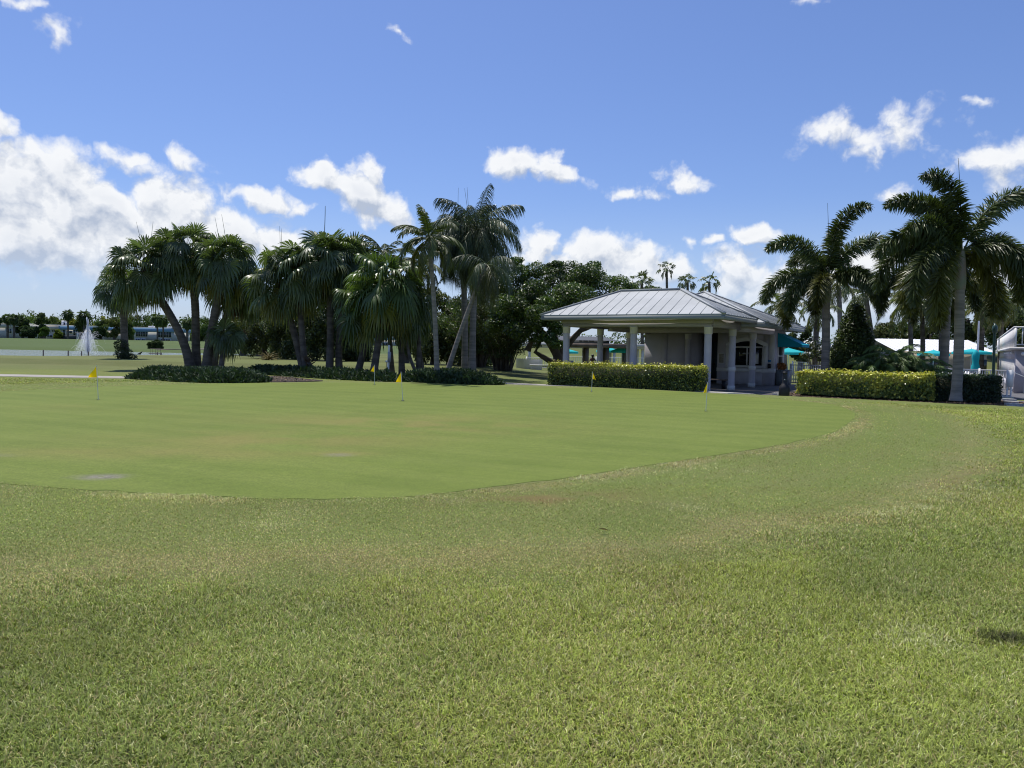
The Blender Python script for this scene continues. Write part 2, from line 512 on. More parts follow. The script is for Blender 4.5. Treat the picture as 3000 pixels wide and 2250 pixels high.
def zones(x, y, so_, sg_):
    """collar weight, dry weight, brown soil weight"""
    n = fbm(x * .9, y * .9, 21, 4); n2 = fbm(x * 2.6, y * 2.6, 31, 3)
    collar = sst(.40, -.50, so_ + (n2 - .5) * 1.1)
    # dry belt along the outer edge of the collar, and worn edge round the green
    belt = np.exp(-((so_ + .45 + (n - .5) * .9) / .42) ** 2) * sst(.30, .62, n2 + .12)
    edge = np.exp(-((sg_ - .22) / .22) ** 2) * sst(.40, .62, fbm(x * 1.6, y * 1.6, 44, 3)) * sst(-4.5, 0, x + (y - 9)) 
    front = sst(14, 8, y)
    dry = np.clip(.75 * belt * (1 - .55 * sst(9, 20, y)) + edge * .8 + .20 * collar * front * sst(.35, .65, n) + .30 * (1 - collar) * sst(.52, .72, n), 0, 1)
    soil = np.exp(-((x - .25) / 1.1) ** 2 - ((y - 7.9 - .35 * (x - .2)) / .35) ** 2) + .5 * np.exp(-((x - 6.0) / .9) ** 2 - ((y - 9.9 - .9 * (x - 6)) / .3) ** 2)
    ring = .5 + .5 * np.sin(so_ * 7.2 + 1.5 * n)
    dry = np.clip(dry + .16 * collar * sst(.3, .8, ring) * sst(5.5, 10, y), 0, 1)
    return collar, dry, np.clip(soil * sst(.35, .6, n2), 0, 1)


zc, zd, zs = zones(GX, GY, sd_out, sd_green)
zd = np.where(near, zd, .15 * sst(.5, .7, fbm(GX * .05, GY * .05, 9)))
zc = np.where(near, zc, 0)
gb = MB()
ny, nx = GX.shape
i = np.arange(ny - 1)[:, None] * nx; j = np.arange(nx - 1)[None]
gb.add(np.stack([GX, GY, GZ], -1).reshape(-1, 3), np.stack([i + j, i + j + 1, i + nx + j + 1, i + nx + j], -1).reshape(-1, 4),
       np.stack([zc, zd, zs], -1).reshape(-1, 3))


def grass_ground():
    m, nt, out = newmat('lawn')
    at_ = nd(nt, 'ShaderNodeAttribute', attribute_name='Col')
    sp = nd(nt, 'ShaderNodeSeparateColor'); nt.links.new(at_.outputs['Color'], sp.inputs[0])
    n1 = noise(nt, .35, 5, .6); n2 = noise(nt, 9, 4, .7); n3 = noise(nt, 75, 3, .7)
    ngr = noise(nt, 260, 2, .7)
    # mown bands of the far fairway
    tc = nd(nt, 'ShaderNodeTexCoord'); sx = nd(nt, 'ShaderNodeSeparateXYZ'); nt.links.new(tc.outputs['Object'], sx.inputs[0])
    yb = mth(nt, 'ADD', mth(nt, 'MULTIPLY_ADD', sx.outputs[0], .1, sx.outputs[1]), mth(nt, 'MULTIPLY', n1, 5.0))
    band = ramp(nt, mth(nt, 'SINE', mth(nt, 'MULTIPLY', yb, .33)), -.35, .35)
    far = ramp(nt, sx.outputs[1], 36, 44)
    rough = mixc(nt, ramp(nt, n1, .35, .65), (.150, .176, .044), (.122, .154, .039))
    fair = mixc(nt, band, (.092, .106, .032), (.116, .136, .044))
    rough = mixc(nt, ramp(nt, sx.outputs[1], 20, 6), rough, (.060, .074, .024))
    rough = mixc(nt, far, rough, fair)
    fb_ = ramp(nt, sx.outputs[1], 120, 160)
    rough = mixc(nt, fb_, rough, (.066, .098, .030))
    collar = mixc(nt, ramp(nt, n2, .3, .7), (.140, .176, .045), (.118, .156, .040))
    c = mixc(nt, sp.outputs[0], rough, collar)
    c = mixc(nt, mth(nt, 'MULTIPLY', sp.outputs[1], .7), c, (.200, .180, .085))
    c = mixc(nt, mth(nt, 'MULTIPLY', sp.outputs[2], .7), c, (.17, .10, .045))
    k = mth(nt, 'ADD', mth(nt, 'MULTIPLY_ADD', n3, .55, .52), mth(nt, 'MULTIPLY', n2, .42))
    k = mth(nt, 'MULTIPLY', k, mth(nt, 'MULTIPLY_ADD', ngr, .7, .65))
    vm = nt.nodes.new('ShaderNodeVectorMath'); vm.operation = 'SCALE'; nt.links.new(c, vm.inputs[0]); nt.links.new(k, vm.inputs['Scale'])
    b = nd(nt, 'ShaderNodeBsdfPrincipled'); nt.links.new(vm.outputs[0], b.inputs['Base Color'])
    b.inputs['Roughness'].default_value = .9; b.inputs['Specular IOR Level'].default_value = .15
    bp = nd(nt, 'ShaderNodeBump'); bp.inputs['Strength'].default_value = .7; bp.inputs['Distance'].default_value = .03
    nt.links.new(mth(nt, 'ADD', n3, mth(nt, 'MULTIPLY', n2, .6)), bp.inputs['Height']); nt.links.new(bp.outputs[0], b.inputs['Normal'])
    nt.links.new(b.outputs[0], out.inputs[0])
    return m


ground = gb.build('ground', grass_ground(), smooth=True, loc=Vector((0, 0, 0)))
tag(ground, kind='structure')

# ---- putting green: a close mown sheet, polar grid
gc = np.array([-2.8, 20.0])
NR, NT = 70, len(green_poly)
rr = np.linspace(0, 1, NR)[:, None, None] ** .8
wob = 1 + .007 * (vnoise(np.arange(NT) * .9, np.zeros(NT), 8) - .5)
PX = gc + rr * (green_poly - gc)[None] * wob[None, :, None]
gx, gy = PX[..., 0], PX[..., 1]
gz = H(gx, gy) + .004 + .0 * gx
pats = [(gnd(770, 1290), 2.4, 1.0, 1.0), (gnd(1150, 1235), 3.0, 1.6, .85), (gnd(560, 1330), 1.6, .6, .7), (gnd(340, 1195), 1.8, .8, .5), (gnd(1310, 1260), 2.2, 1.0, .6), (gnd(1000, 1330), .5, .22, .8), (gnd(100, 1330), 1.5, .5, .5)]
yel = 0
for p, a, b, s in pats:
    yel = yel + s * np.exp(-((gx - p.x) / a) ** 2 - ((gy - p.y) / b) ** 2)
gn = fbm(gx * 1.1, gy * 1.1, 77, 4)
yel = np.clip(yel * sst(.2, .65, gn) * 1.15, 0, 1)
pg = gnd(300, 1400)
dead = np.exp(-(((gx - pg.x) / .26) ** 2 + ((gy - pg.y) / .17) ** 2) ** 2)
p9 = gnd(993, 1334); dead2 = .55 * np.exp(-(((gx - p9.x) / .22) ** 2 + ((gy - p9.y) / .12) ** 2) ** 2)
p10 = gnd(10, 1338); dead2 = dead2 + .5 * np.exp(-(((gx - p10.x) / .2) ** 2 + ((gy - p10.y) / .12) ** 2) ** 2)
mb = MB()
i = np.arange(NR - 1)[:, None] * NT; j = np.arange(NT)[None]; j2 = (j + 1) % NT
mb.add(np.stack([gx, gy, gz], -1).reshape(-1, 3), np.stack([i + j, i + NT + j, i + NT + j2, i + j2], -1).reshape(-1, 4)[NT:],
       np.stack([yel, np.clip(dead + dead2, 0, 1), np.tile(np.linspace(0, 1, NR)[:, None], (1, NT))], -1).reshape(-1, 3))
cv = [(gc[0], gc[1], float(H(gc[0], gc[1])) + .004)] + [(gx[1, q], gy[1, q], gz[1, q]) for q in range(NT)]
mb.add(cv, [(0, 1 + q, 1 + (q + 1) % NT) for q in range(NT)], (0, 0, 0))
# ring of turf edge going down into the collar
bot = np.stack([gx[-1], gy[-1], gz[-1] - .015], -1)
mb.add(np.concatenate([np.stack([gx[-1], gy[-1], gz[-1]], -1), bot]), [(q, NT + q, NT + (q + 1) % NT, (q + 1) % NT) for q in range(NT)], (0, 0, 1))


def green_mat():
    m, nt, out = newmat('green_turf')
    at_ = nd(nt, 'ShaderNodeAttribute', attribute_name='Col')
    sp = nd(nt, 'ShaderNodeSeparateColor'); nt.links.new(at_.outputs['Color'], sp.inputs[0])
    tc = nd(nt, 'ShaderNodeTexCoord')
    mp = nd(nt, 'ShaderNodeMapping'); mp.inputs['Rotation'].default_value = (0, 0, R(24)); nt.links.new(tc.outputs['Object'], mp.inputs[0])
    sx = nd(nt, 'ShaderNodeSeparateXYZ'); nt.links.new(mp.outputs[0], sx.inputs[0])
    n1 = noise(nt, .45, 5, .6); n2 = noise(nt, 7, 5, .75); n3 = noise(nt, 42, 4, .8); n0 = noise(nt, .12, 2)
    ws = mth(nt, 'SINE', mth(nt, 'MULTIPLY_ADD', n1, 1.2, mth(nt, 'MULTIPLY', sx.outputs[1], 5.6)))
    stripe = ramp(nt, ws, -.6, .6)
    c = mixc(nt, ramp(nt, n1, .36, .64), (.116, .152, .025), (.098, .133, .020))
    c = mixc(nt, mth(nt, 'MULTIPLY', stripe, .24), c, (.146, .178, .038))
    # streaks along the mowing direction
    m2 = nd(nt, 'ShaderNodeMapping'); m2.inputs['Scale'].default_value = (.35, 5.5, 1); nt.links.new(mp.outputs[0], m2.inputs[0])
    st = noise(nt, 1.0, 4, .65, vec=m2.outputs[0])
    c = mixc(nt, mth(nt, 'MULTIPLY', ramp(nt, st, .42, .7), .34), c, (.082, .120, .013))
    c = mixc(nt, mth(nt, 'MULTIPLY', sp.outputs[0], .72), c, (.165, .150, .042))
    gcol = mixc(nt, ramp(nt, n2, .4, .65), (.21, .19, .165), (.10, .10, .075))
    c = mixc(nt, mth(nt, 'MULTIPLY', sp.outputs[1], ramp(nt, n2, .25, .52)), c, gcol)
    k = mth(nt, 'ADD', mth(nt, 'MULTIPLY_ADD', n3, 1.7, -.10), mth(nt, 'MULTIPLY', n2, .55))
    vm = nt.nodes.new('ShaderNodeVectorMath'); vm.operation = 'SCALE'; nt.links.new(c, vm.inputs[0]); nt.links.new(k, vm.inputs['Scale'])
    b = nd(nt, 'ShaderNodeBsdfPrincipled'); nt.links.new(vm.outputs[0], b.inputs['Base Color'])
    b.inputs['Roughness'].default_value = .85; b.inputs['Specular IOR Level'].default_value = .2
    bp = nd(nt, 'ShaderNodeBump'); bp.inputs['Strength'].default_value = .5; bp.inputs['Distance'].default_value = .01
    nt.links.new(n3, bp.inputs['Height']); nt.links.new(bp.outputs[0], b.inputs['Normal'])
    nt.links.new(b.outputs[0], out.inputs[0])
    return m


green = mb.build('putting_green', green_mat(), smooth=True, loc=Vector((0, 0, 0)))
tag(green, kind='structure')

# ---- grass blades (near rough, collar and ragged edge of the green): one mass of grass
rng = np.random.default_rng(5)


def scatter(dens, d0, d1, ay=.72):
    """points in the viewing sector (with a margin at its sides), density falling with distance"""
    yy = np.linspace(d0, d1, 200); hw = ay * yy + 1.7 * (1 - .6 * sst(8, 20, yy)); cdf = np.concatenate([[0], np.cumsum((hw[1:] + hw[:-1]) * (yy[1] - yy[0]))])
    n = int(dens * cdf[-1])
    y = np.interp(rng.uniform(0, cdf[-1], n), cdf, yy); x = rng.uniform(-1, 1, n) * np.interp(y, yy, hw)
    return x, y


BL = []
for dens, d0, d1, scale in ((21000, 2.3, 4.0, 1.0), (14500, 4.0, 6.0, 1.08), (6800, 6.0, 9.0, 1.3), (2000, 9, 14, 1.8), (850, 14, 24, 2.5), (330, 24, 31, 3.2)):
    x, y = scatter(dens, d0, d1)
    so_ = sdf(x, y, outer_poly); sg_ = sdf(x, y, green_poly)
    keep = sg_ > -.16 + .34 * fbm(x * 3.1, y * 3.1, 52, 3)
    v = (x - A0[0]) * VV[0] + (y - A0[1]) * VV[1]
    u = (x - A0[0]) * UU[0] + (y - A0[1]) * UU[1]
    keep &= ~((v > -3.6) & (x > 1))
    x, y, so_, sg_ = x[keep], y[keep], so_[keep], sg_[keep]
    zc_, zd_, zs_ = zones(x, y, so_, sg_)
    n = len(x)
    pl_ = pale_patch(x, y)
    bare = rng.random(n) > (.15 + .6 * zs_ + .35 * zc_ * (sg_ > .35) * (y > 8))
    x, y, so_, sg_, zc_, zd_, zs_, pl_ = [q[bare] for q in (x, y, so_, sg_, zc_, zd_, zs_, pl_)]
    n = len(x)
    clump = fbm(x * 5, y * 5, 61, 3)
    ln = (.94 if scale == 1.0 else .86) * (.024 + .018 * rng.random(n) + .026 * clump * (1 - zc_)) * (1 - .42 * zc_) * (.8 + .2 * scale)
    edge_tuft = (np.exp(-((sg_ - .15) / .2) ** 2)) * sst(.44, .6, fbm(x * 1.7, y * 1.7, 44, 3)) * (x > -4.5)
    ln *= 1 + .9 * edge_tuft + .5 * pl_
    holeg = np.exp(-(((x - HOLE[0]) / .23) ** 2 + ((y - HOLE[1]) / .15) ** 2) ** 2)
    ln *= 1 + .9 * holeg
    wd = (.0018 + .0015 * rng.random(n)) * scale
    az_ = 14 * fbm(x * .55, y * .55, 71, 2) + rng.normal(0, 2.2, n)
    bend = rng.uniform(.6, 1.55, n) + .15 * zc_
    dx, dy = np.cos(az_), np.sin(az_)
    z = H(x, y) - .002
    base = np.stack([x, y, z], -1)
    side = np.stack([-dy, dx, 0 * dx], -1) * wd[:, None]
    up = np.stack([dx * np.sin(bend * .5), dy * np.sin(bend * .5), np.cos(bend * .5)], -1) * (ln * .55)[:, None]
    tip = up + np.stack([dx * np.sin(bend * 1.35), dy * np.sin(bend * 1.35), np.cos(bend * 1.35)], -1) * (ln * .55)[:, None]
    V = np.stack([base - side, base + side, base + up + side * .75, base + up - side * .75, base + tip], 1).reshape(-1, 3)
    g1 = np.array([.302, .366, .074]); g2 = np.array([.200, .272, .060]); g3 = np.array([.445, .450, .125])
    t = rng.random(n)[:, None]; pt = sst(.35, .65, fbm(x * .7, y * .7, 91, 3))[:, None]
    c = g1 * (1 - pt) + g2 * pt
    c = c * (1 - .4 * t) + g3 * .4 * t
    c = c * (1 - zc_[:, None] * .75) + np.array([.238, .300, .076]) * zc_[:, None] * .75
    straw = np.where(rng.random(n)[:, None] < .5, np.array([[.50, .43, .21]]), np.array([[.37, .31, .14]]))
    ps = np.clip(.09 + .05 * zc_ + .42 * zd_ + .10 * sst(.5, .7, fbm(x * .5, y * .5, 15, 3)) + .35 * edge_tuft, 0, .85)
    c = np.where((rng.random(n) < ps)[:, None], straw, c)
    pale = (rng.random(n) < .06 * (1 - .6 * zc_) + .25 * edge_tuft + .6 * pl_)[:, None]
    c = np.where(pale, np.array([[.50, .50, .27]]), c)
    c = c * (rng.choice([.55, .8, 1.0, 1.15, 1.55], n) * rng.uniform(.85, 1.15, n) * (.70 + .42 * fbm(x * .8, y * .8, 33, 4)) * (1 - .13 * zc_ * sst(.5, .8, .5 + .5 * np.sin(so_ * 7.2 + 1.5 * fbm(x * .9, y * .9, 21, 4))) * sst(5.5, 10, y)))[:, None]
    c = c * (1 - .86 * np.exp(-(((x - HOLE[0]) / .17) ** 2 + ((y - HOLE[1]) / .10) ** 2) ** 2) * (rng.random(n) < .93))[:, None]  # blades darkened here to paint in the shade of the hollow
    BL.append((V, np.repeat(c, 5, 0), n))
mb = MB()
for V, c, n in BL:
    k = np.arange(n)[:, None] * 5
    o0 = mb.n
    mb.add(V, k + np.array([[0, 1, 2, 3]]), c)
    mb.f.append(k + np.array([[3, 2, 4]]) + o0); mb.m.append(np.zeros(n, int))
NBL = sum(b[2] for b in BL)
blade_m = leafmat('grass_blade', (1, 1, 1), rough=.55, spec=.25, trans=.30, tcol=(1.1, 1.2, .6), var=.08)
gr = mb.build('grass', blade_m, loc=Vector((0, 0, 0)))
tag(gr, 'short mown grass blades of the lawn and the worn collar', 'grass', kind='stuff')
print('blades', NBL)

# a few dropped bits: palm leaf scrap on the collar
p = gnd(1767, 1553, .045)
mb = MB(); mb.add([(p.x - .045, p.y, p.z + .012), (p.x, p.y - .012, p.z + .022), (p.x + .05, p.y + .01, p.z), (p.x, p.y + .018, p.z + .004)], [[0, 1, 2, 3]])
mb.add([(p.x - .045, p.y, p.z + .008), (p.x, p.y - .012, p.z + .018), (p.x + .05, p.y + .01, p.z - .004), (p.x, p.y + .018, p.z)], [[3, 2, 1, 0]])
tag(mb.build('fallen_leaf', surf('dry_leaf', (.58, .44, .27), .7)), 'curled tan dry leaf lying on the worn grass collar', 'leaf')
# ------------------------------------------------------------------ vegetation generators
def unit(v):
    return v / (np.linalg.norm(v, axis=-1, keepdims=True) + 1e-12)


def curve(base, az, el, L, bend, n=10, p=1.2):
    """a stem that starts at elevation el and bends down by `bend` along its length"""
    s = np.linspace(0, 1, n)
    e = el - bend * s ** p
    d = np.stack([np.cos(e) * math.cos(az), np.cos(e) * math.sin(az), np.sin(e)], -1)
    P = np.vstack([[0, 0, 0], np.cumsum((d[:-1] + d[1:]) * .5 * L / (n - 1), 0)])
    return np.asarray(base) + P, d


def fan_leaf(mb, base, az, el, pet, rad, rng, droop=.5, nseg=26, tint=(1, 1, 1), spread=122, fold=.16, m=0, split=.58):
    P, d = curve(base, az, el, pet, .35 + .25 * math.cos(el), 6)
    mb.tube(P, np.linspace(.022, .012, 6), 3, m, np.array(tint) * (1.1, 1.1, .9), cap=False)
    tip, ax = P[-1], d[-1]
    ex = math.asin(max(-1, min(1, ax[2]))) + rng.normal(-.22, .30)
    ax = np.array([math.cos(ex) * math.cos(az), math.cos(ex) * math.sin(az), math.sin(ex)])
    sd = np.array([-math.sin(az), math.cos(az), 0]); roll = rng.normal(0, .6)
    nn = np.cross(sd, ax); nn = -nn if nn[2] < 0 else nn
    sd, nn = sd * math.cos(roll) + nn * math.sin(roll), nn * math.cos(roll) - sd * math.sin(roll)
    th = np.radians(np.linspace(-spread, spread, nseg)) + rng.normal(0, .02, nseg)
    dirs = np.cos(th)[:, None] * ax + np.sin(th)[:, None] * sd - nn * (fold * np.abs(np.sin(th)))[:, None]
    dirs = unit(dirs)
    ln = rad * (1 - .30 * (np.abs(th) / math.radians(spread)) ** 2) * rng.uniform(.9, 1.06, nseg)
    r = np.array([.04, .30, split, .74, .9, 1.0])
    half = math.radians(spread) / nseg * 1.05
    wd = np.array([.04 * half, .30 * half, split * half, split * half * .62, split * half * .30, .004])
    across = unit(np.cross(dirs, nn))
    tilt = np.where(np.arange(nseg) % 2 == 0, .55, -.55)[:, None]
    across = unit(across + nn * tilt)
    C = tip + dirs[:, None] * (r[None, :, None] * ln[:, None, None])
    dr = droop * np.clip((r - split * .75) / (1 - split * .75), 0, 1) ** 1.7
    C[..., 2] -= dr[None] * ln[:, None] * rng.uniform(.75, 1.2, nseg)[:, None]
    pull = np.clip(dr, 0, None)[None, :, None] * ln[:, None, None] * .35
    C = C - dirs[:, None] * pull * np.array([1, 1, 0])
    V = np.stack([C - across[:, None] * (wd[None, :, None] * rad), C + across[:, None] * (wd[None, :, None] * rad)], 2)
    k = len(r)
    i = (np.arange(nseg) * k * 2)[:, None] + (np.arange(k - 1) * 2)[None]
    f = np.stack([i, i + 1, i + 3, i + 2], -1).reshape(-1, 4)
    col = np.array(tint)[None, None, None] * rng.uniform(.85, 1.15, nseg)[:, None, None, None]
    col = np.broadcast_to(col, V.shape).copy()
    if rng.random() < .25:
        col[:, -2:] *= np.array([1.7, 1.35, .9])
    mb.add(V.reshape(-1, 3), f, col.reshape(-1, 3), m)


def fan_crown(c, rng, n=46, pet=1.0, rad=1.15, droop=.55, up=80, down=-48, m=0, nseg=26):
    mb = MB()
    for q in range(n):
        t = (q + .5) / n
        el = R(up + (down - up) * t ** .95) + rng.normal(0, .10)
        az = q * 2.39996 + rng.normal(0, .25)
        young = t < .15
        tn = np.array([1, 1, 1]) * rng.uniform(.75, 1.25)
        if t > .86 and rng.random() < .45:
            tn = tn * np.array([1.9, 1.35, .8])
        fan_leaf(mb, c, az, el, pet * rng.uniform(.8, 1.15) * (.8 if young else 1), rad * rng.uniform(.85, 1.1), rng, droop * (.45 if young else 1) * rng.uniform(.8, 1.2), nseg, tn, m=m)
    return mb


def leaflets(mb, P, T, s, az, length, width, ang, side_vec, tint, rng, droop, m=0):
    """strip leaflets attached at P along tangent T, each leaving in direction side_vec, leaning forward by ang"""
    n = len(P)
    d = unit(T * np.cos(ang)[:, None] + side_vec * np.sin(ang)[:, None])
    r = np.array([0, .35, .72, 1.0])
    C = P[:, None] + d[:, None] * (r[None, :, None] * length[:, None, None])
    C[..., 2] -= (droop * length)[:, None] * (r ** 2)[None]
    ac = unit(np.cross(d, T) * rng.normal(.3, .5, n)[:, None] + T * .9)
    w = width * np.array([.5, 1, .8, .06])
    V = np.stack([C - ac[:, None] * w[None, :, None], C + ac[:, None] * w[None, :, None]], 2)
    i = (np.arange(n) * 8)[:, None] + (np.arange(3) * 2)[None]
    f = np.stack([i, i + 1, i + 3, i + 2], -1).reshape(-1, 4)
    col = np.array(tint)[None, None, None] * rng.uniform(.75, 1.25, n)[:, None, None, None]
    mb.add(V.reshape(-1, 3), f, np.broadcast_to(col, V.shape).reshape(-1, 3), m)


def frond(mb, base, az, el, L, bend, rng, n=60, ll=.5, w=.02, mode='flat', droop=.35, tint=(1, 1, 1), m=0, start=.14, fwd=.85, p=1.2, rr=.03, v=.35):
    K = 20
    P, d = curve(base, az, el, L, bend, K, p)
    mb.tube(P, np.linspace(rr, .006, K), 4, m, np.array(tint) * (1.15, 1.1, .8), cap=False)
    s = np.sort(rng.uniform(start, 1, n)) if mode == 'bushy' else np.linspace(start, 1, n)
    fi = s * (K - 1); i0 = np.minimum(fi.astype(int), K - 2); t = (fi - i0)[:, None]
    pos = P[i0] * (1 - t) + P[i0 + 1] * t
    T = unit(d[i0] * (1 - t) + d[i0 + 1] * t)
    sdv = np.array([-math.sin(az), math.cos(az), 0.0])
    N = unit(np.cross(sdv[None], T)); N = np.where(N[:, 2:3] < -0.2, N, N)
    Sd = unit(np.cross(T, N))
    prof = np.clip(np.sin(np.pi * (s * .82 + .14)), .12, 1) ** .55
    if mode == 'bushy':
        phi = rng.uniform(0, 2 * math.pi, n)
        sv = Sd * np.cos(phi)[:, None] + N * np.sin(phi)[:, None]
        leaflets(mb, pos, T, s, az, ll * prof * rng.uniform(.75, 1.1, n), w, np.full(n, fwd) + rng.normal(0, .12, n), sv, tint, rng, np.full(n, droop), m)
    else:
        for sg in (-1, 1):
            lift = rng.normal(v, .22 if mode == 'flat' else .6, n)
            sv = unit(Sd * sg + N * lift[:, None])
            leaflets(mb, pos, T, s, az, ll * prof * rng.uniform(.85, 1.08, n), w, np.full(n, fwd) + rng.normal(0, .08, n) - .35 * s, sv, tint, rng, droop * rng.uniform(.7, 1.3, n), m)
    return P


def bez(p, n=14):
    p = np.array([tuple(q) for q in p], float)
    if len(p) == 2:
        p = np.array([p[0], (p[0] + p[1]) / 2, p[1]])
    t = np.linspace(0, 1, n)[:, None]
    if len(p) == 3:
        return (1 - t) ** 2 * p[0] + 2 * t * (1 - t) * p[1] + t * t * p[2]
    return (1 - t) ** 3 * p[0] + 3 * t * (1 - t) ** 2 * p[1] + 3 * t * t * (1 - t) * p[2] + t ** 3 * p[3]


def leaf_cloud(mb, cs, n, size, rng, tint=(1, 1, 1), shell=.55, flat=.0, aspect=.5, droop=0.0, tvar=.35, m=0):
    """n leaf diamonds spread through spheroids cs = [(center, (rx, ry, rz)), ...]"""
    cs_c = np.array([c for c, r in cs], float); cs_r = np.array([r for c, r in cs], float)
    vol = (cs_r[:, 0] * cs_r[:, 1] * cs_r[:, 2]) ** .66; pick = rng.choice(len(cs), n, p=vol / vol.sum())
    d = unit(rng.normal(size=(n, 3)))
    rad = rng.uniform(shell ** 3, 1, n) ** (1 / 3)
    rad = rad * (1 + .16 * (vnoise(d[:, 0] * 2.6 + pick * 3.1, d[:, 1] * 2.6 + d[:, 2] * 2.2, 3) - .5) * 2)
    c = cs_c[pick] + d * rad[:, None] * cs_r[pick]
    nrm = unit(d * .7 + rng.normal(size=(n, 3)) * .7 + np.array([0, 0, .35 + flat]))
    a = unit(np.cross(nrm, rng.normal(size=(n, 3)))); a[:, 2] -= droop; a = unit(a)
    b = unit(np.cross(nrm, a))
    sz = size * rng.uniform(.6, 1.3, n)[:, None]
    V = np.stack([c - a * sz * .5, c + b * sz * .5 * aspect + nrm * sz * .06, c + a * sz * .5, c - b * sz * .5 * aspect + nrm * sz * .06], 1)
    k = np.arange(n)[:, None] * 4 + np.arange(4)[None]
    ct = rng.uniform(1 - tvar, 1 + tvar, len(cs))[pick] * rng.uniform(.75, 1.25, n)
    tt = np.asarray(tint, float)
    col = (tt[None] if tt.ndim == 1 else tt[rng.integers(0, len(tt), n)]) * ct[:, None]
    mb.add(V.reshape(-1, 3), k, np.repeat(col, 4, 0), m)


# leaf and bark materials
M = {}
M['fan'] = leafmat('fan_palm_leaf', (.096, .130, .054), rough=.36, spec=.45, trans=.26, var=.22)
M['fan_light'] = leafmat('fan_palm_leaf_fresh', (.088, .134, .042), rough=.38, spec=.42, trans=.22, var=.22)
M['foxtail'] = leafmat('foxtail_leaf', (.080, .105, .034), rough=.42, spec=.4, trans=.16, var=.25)
M['queen'] = leafmat('queen_palm_leaf', (.062, .088, .042), rough=.42, spec=.45, trans=.14, var=.2)
M['coco'] = leafmat('coconut_leaf', (.095, .120, .040), rough=.4, spec=.5, trans=.25, var=.2)
M['broad'] = leafmat('broad_leaf', (.066, .102, .027), rough=.42, spec=.4, trans=.22, var=.45)
M['dark'] = leafmat('dark_leaf', (.058, .080, .030), rough=.5, spec=.3, trans=.15, var=.4)
M['olive'] = leafmat('olive_leaf', (.075, .090, .030), rough=.5, spec=.3, trans=.2, var=.45)
M['hedge'] = leafmat('hedge_leaf', (1, 1, 1), rough=.35, spec=.45, trans=.2, var=.2)
M['juniper'] = leafmat('juniper_leaf', (.040, .066, .030), rough=.6, spec=.25, trans=.1, var=.35)
M['fartree'] = leafmat('far_leaf', (.125, .160, .065), rough=.7, spec=.1, trans=.25, var=.3)  # leaf colour raised to stand in for the haze over distant trees
M['dead'] = leafmat('dead_frond', (.13, .085, .045), rough=.8, spec=.1, trans=.1, var=.4)
M['bark'] = surf('palm_bark', (.165, .140, .115), .85, .45, 1.6, .8, 22, spec=.2, stretch=(1, 1, 3.2))
M['bark_pale'] = surf('smooth_palm_bark', (.30, .265, .235), .8, .35, 1.3, .5, 14, spec=.2, stretch=(.7, .7, 6))
M['bark_tree'] = surf('tree_bark', (.14, .115, .09), .85, .4, 2.2, .8, 16, spec=.2)
M['shaft'] = surf('crownshaft', (.20, .23, .15), .5, .25, 1.5, .1, 8, spec=.35, color2=(.24, .19, .14))
M['soil'] = surf('mulch', (.072, .062, .054), .95, .5, 6, 1.0, 30, spec=.1, color2=(.042, .036, .031))


def ring_trunk(mb, P, rad, n=12, ring=.16, amp=.035, m=0):
    """a palm trunk with leaf-scar rings"""
    P = np.asarray(P); seg = np.linalg.norm(np.diff(P, axis=0), axis=1); L = np.concatenate([[0], np.cumsum(seg)])
    K = max(12, int(L[-1] / ring) * 3); s = np.linspace(0, L[-1], K)
    Q = np.stack([np.interp(s, L, P[:, a]) for a in range(3)], -1)
    r = np.interp(s, L, np.broadcast_to(rad, (len(P),)))
    r = r * (1 + amp * np.where(np.arange(K) % 3 == 0, 1, -.4) * np.random.default_rng(K).uniform(.5, 1.3, K))
    mb.tube(Q, r, n, m)


def taper(r0, r1, n, flare=.35, fl=.10):
    t = np.linspace(0, 1, n)
    return r0 + (r1 - r0) * t + r0 * flare * np.exp(-t / fl)


def spear(c, L, tilt, az, r=.03):
    mb = MB()
    P, _ = curve(c, az, R(90) - tilt, L, .05, 6)
    mb.tube(P, np.linspace(r, .006, 6), 5)
    return mb


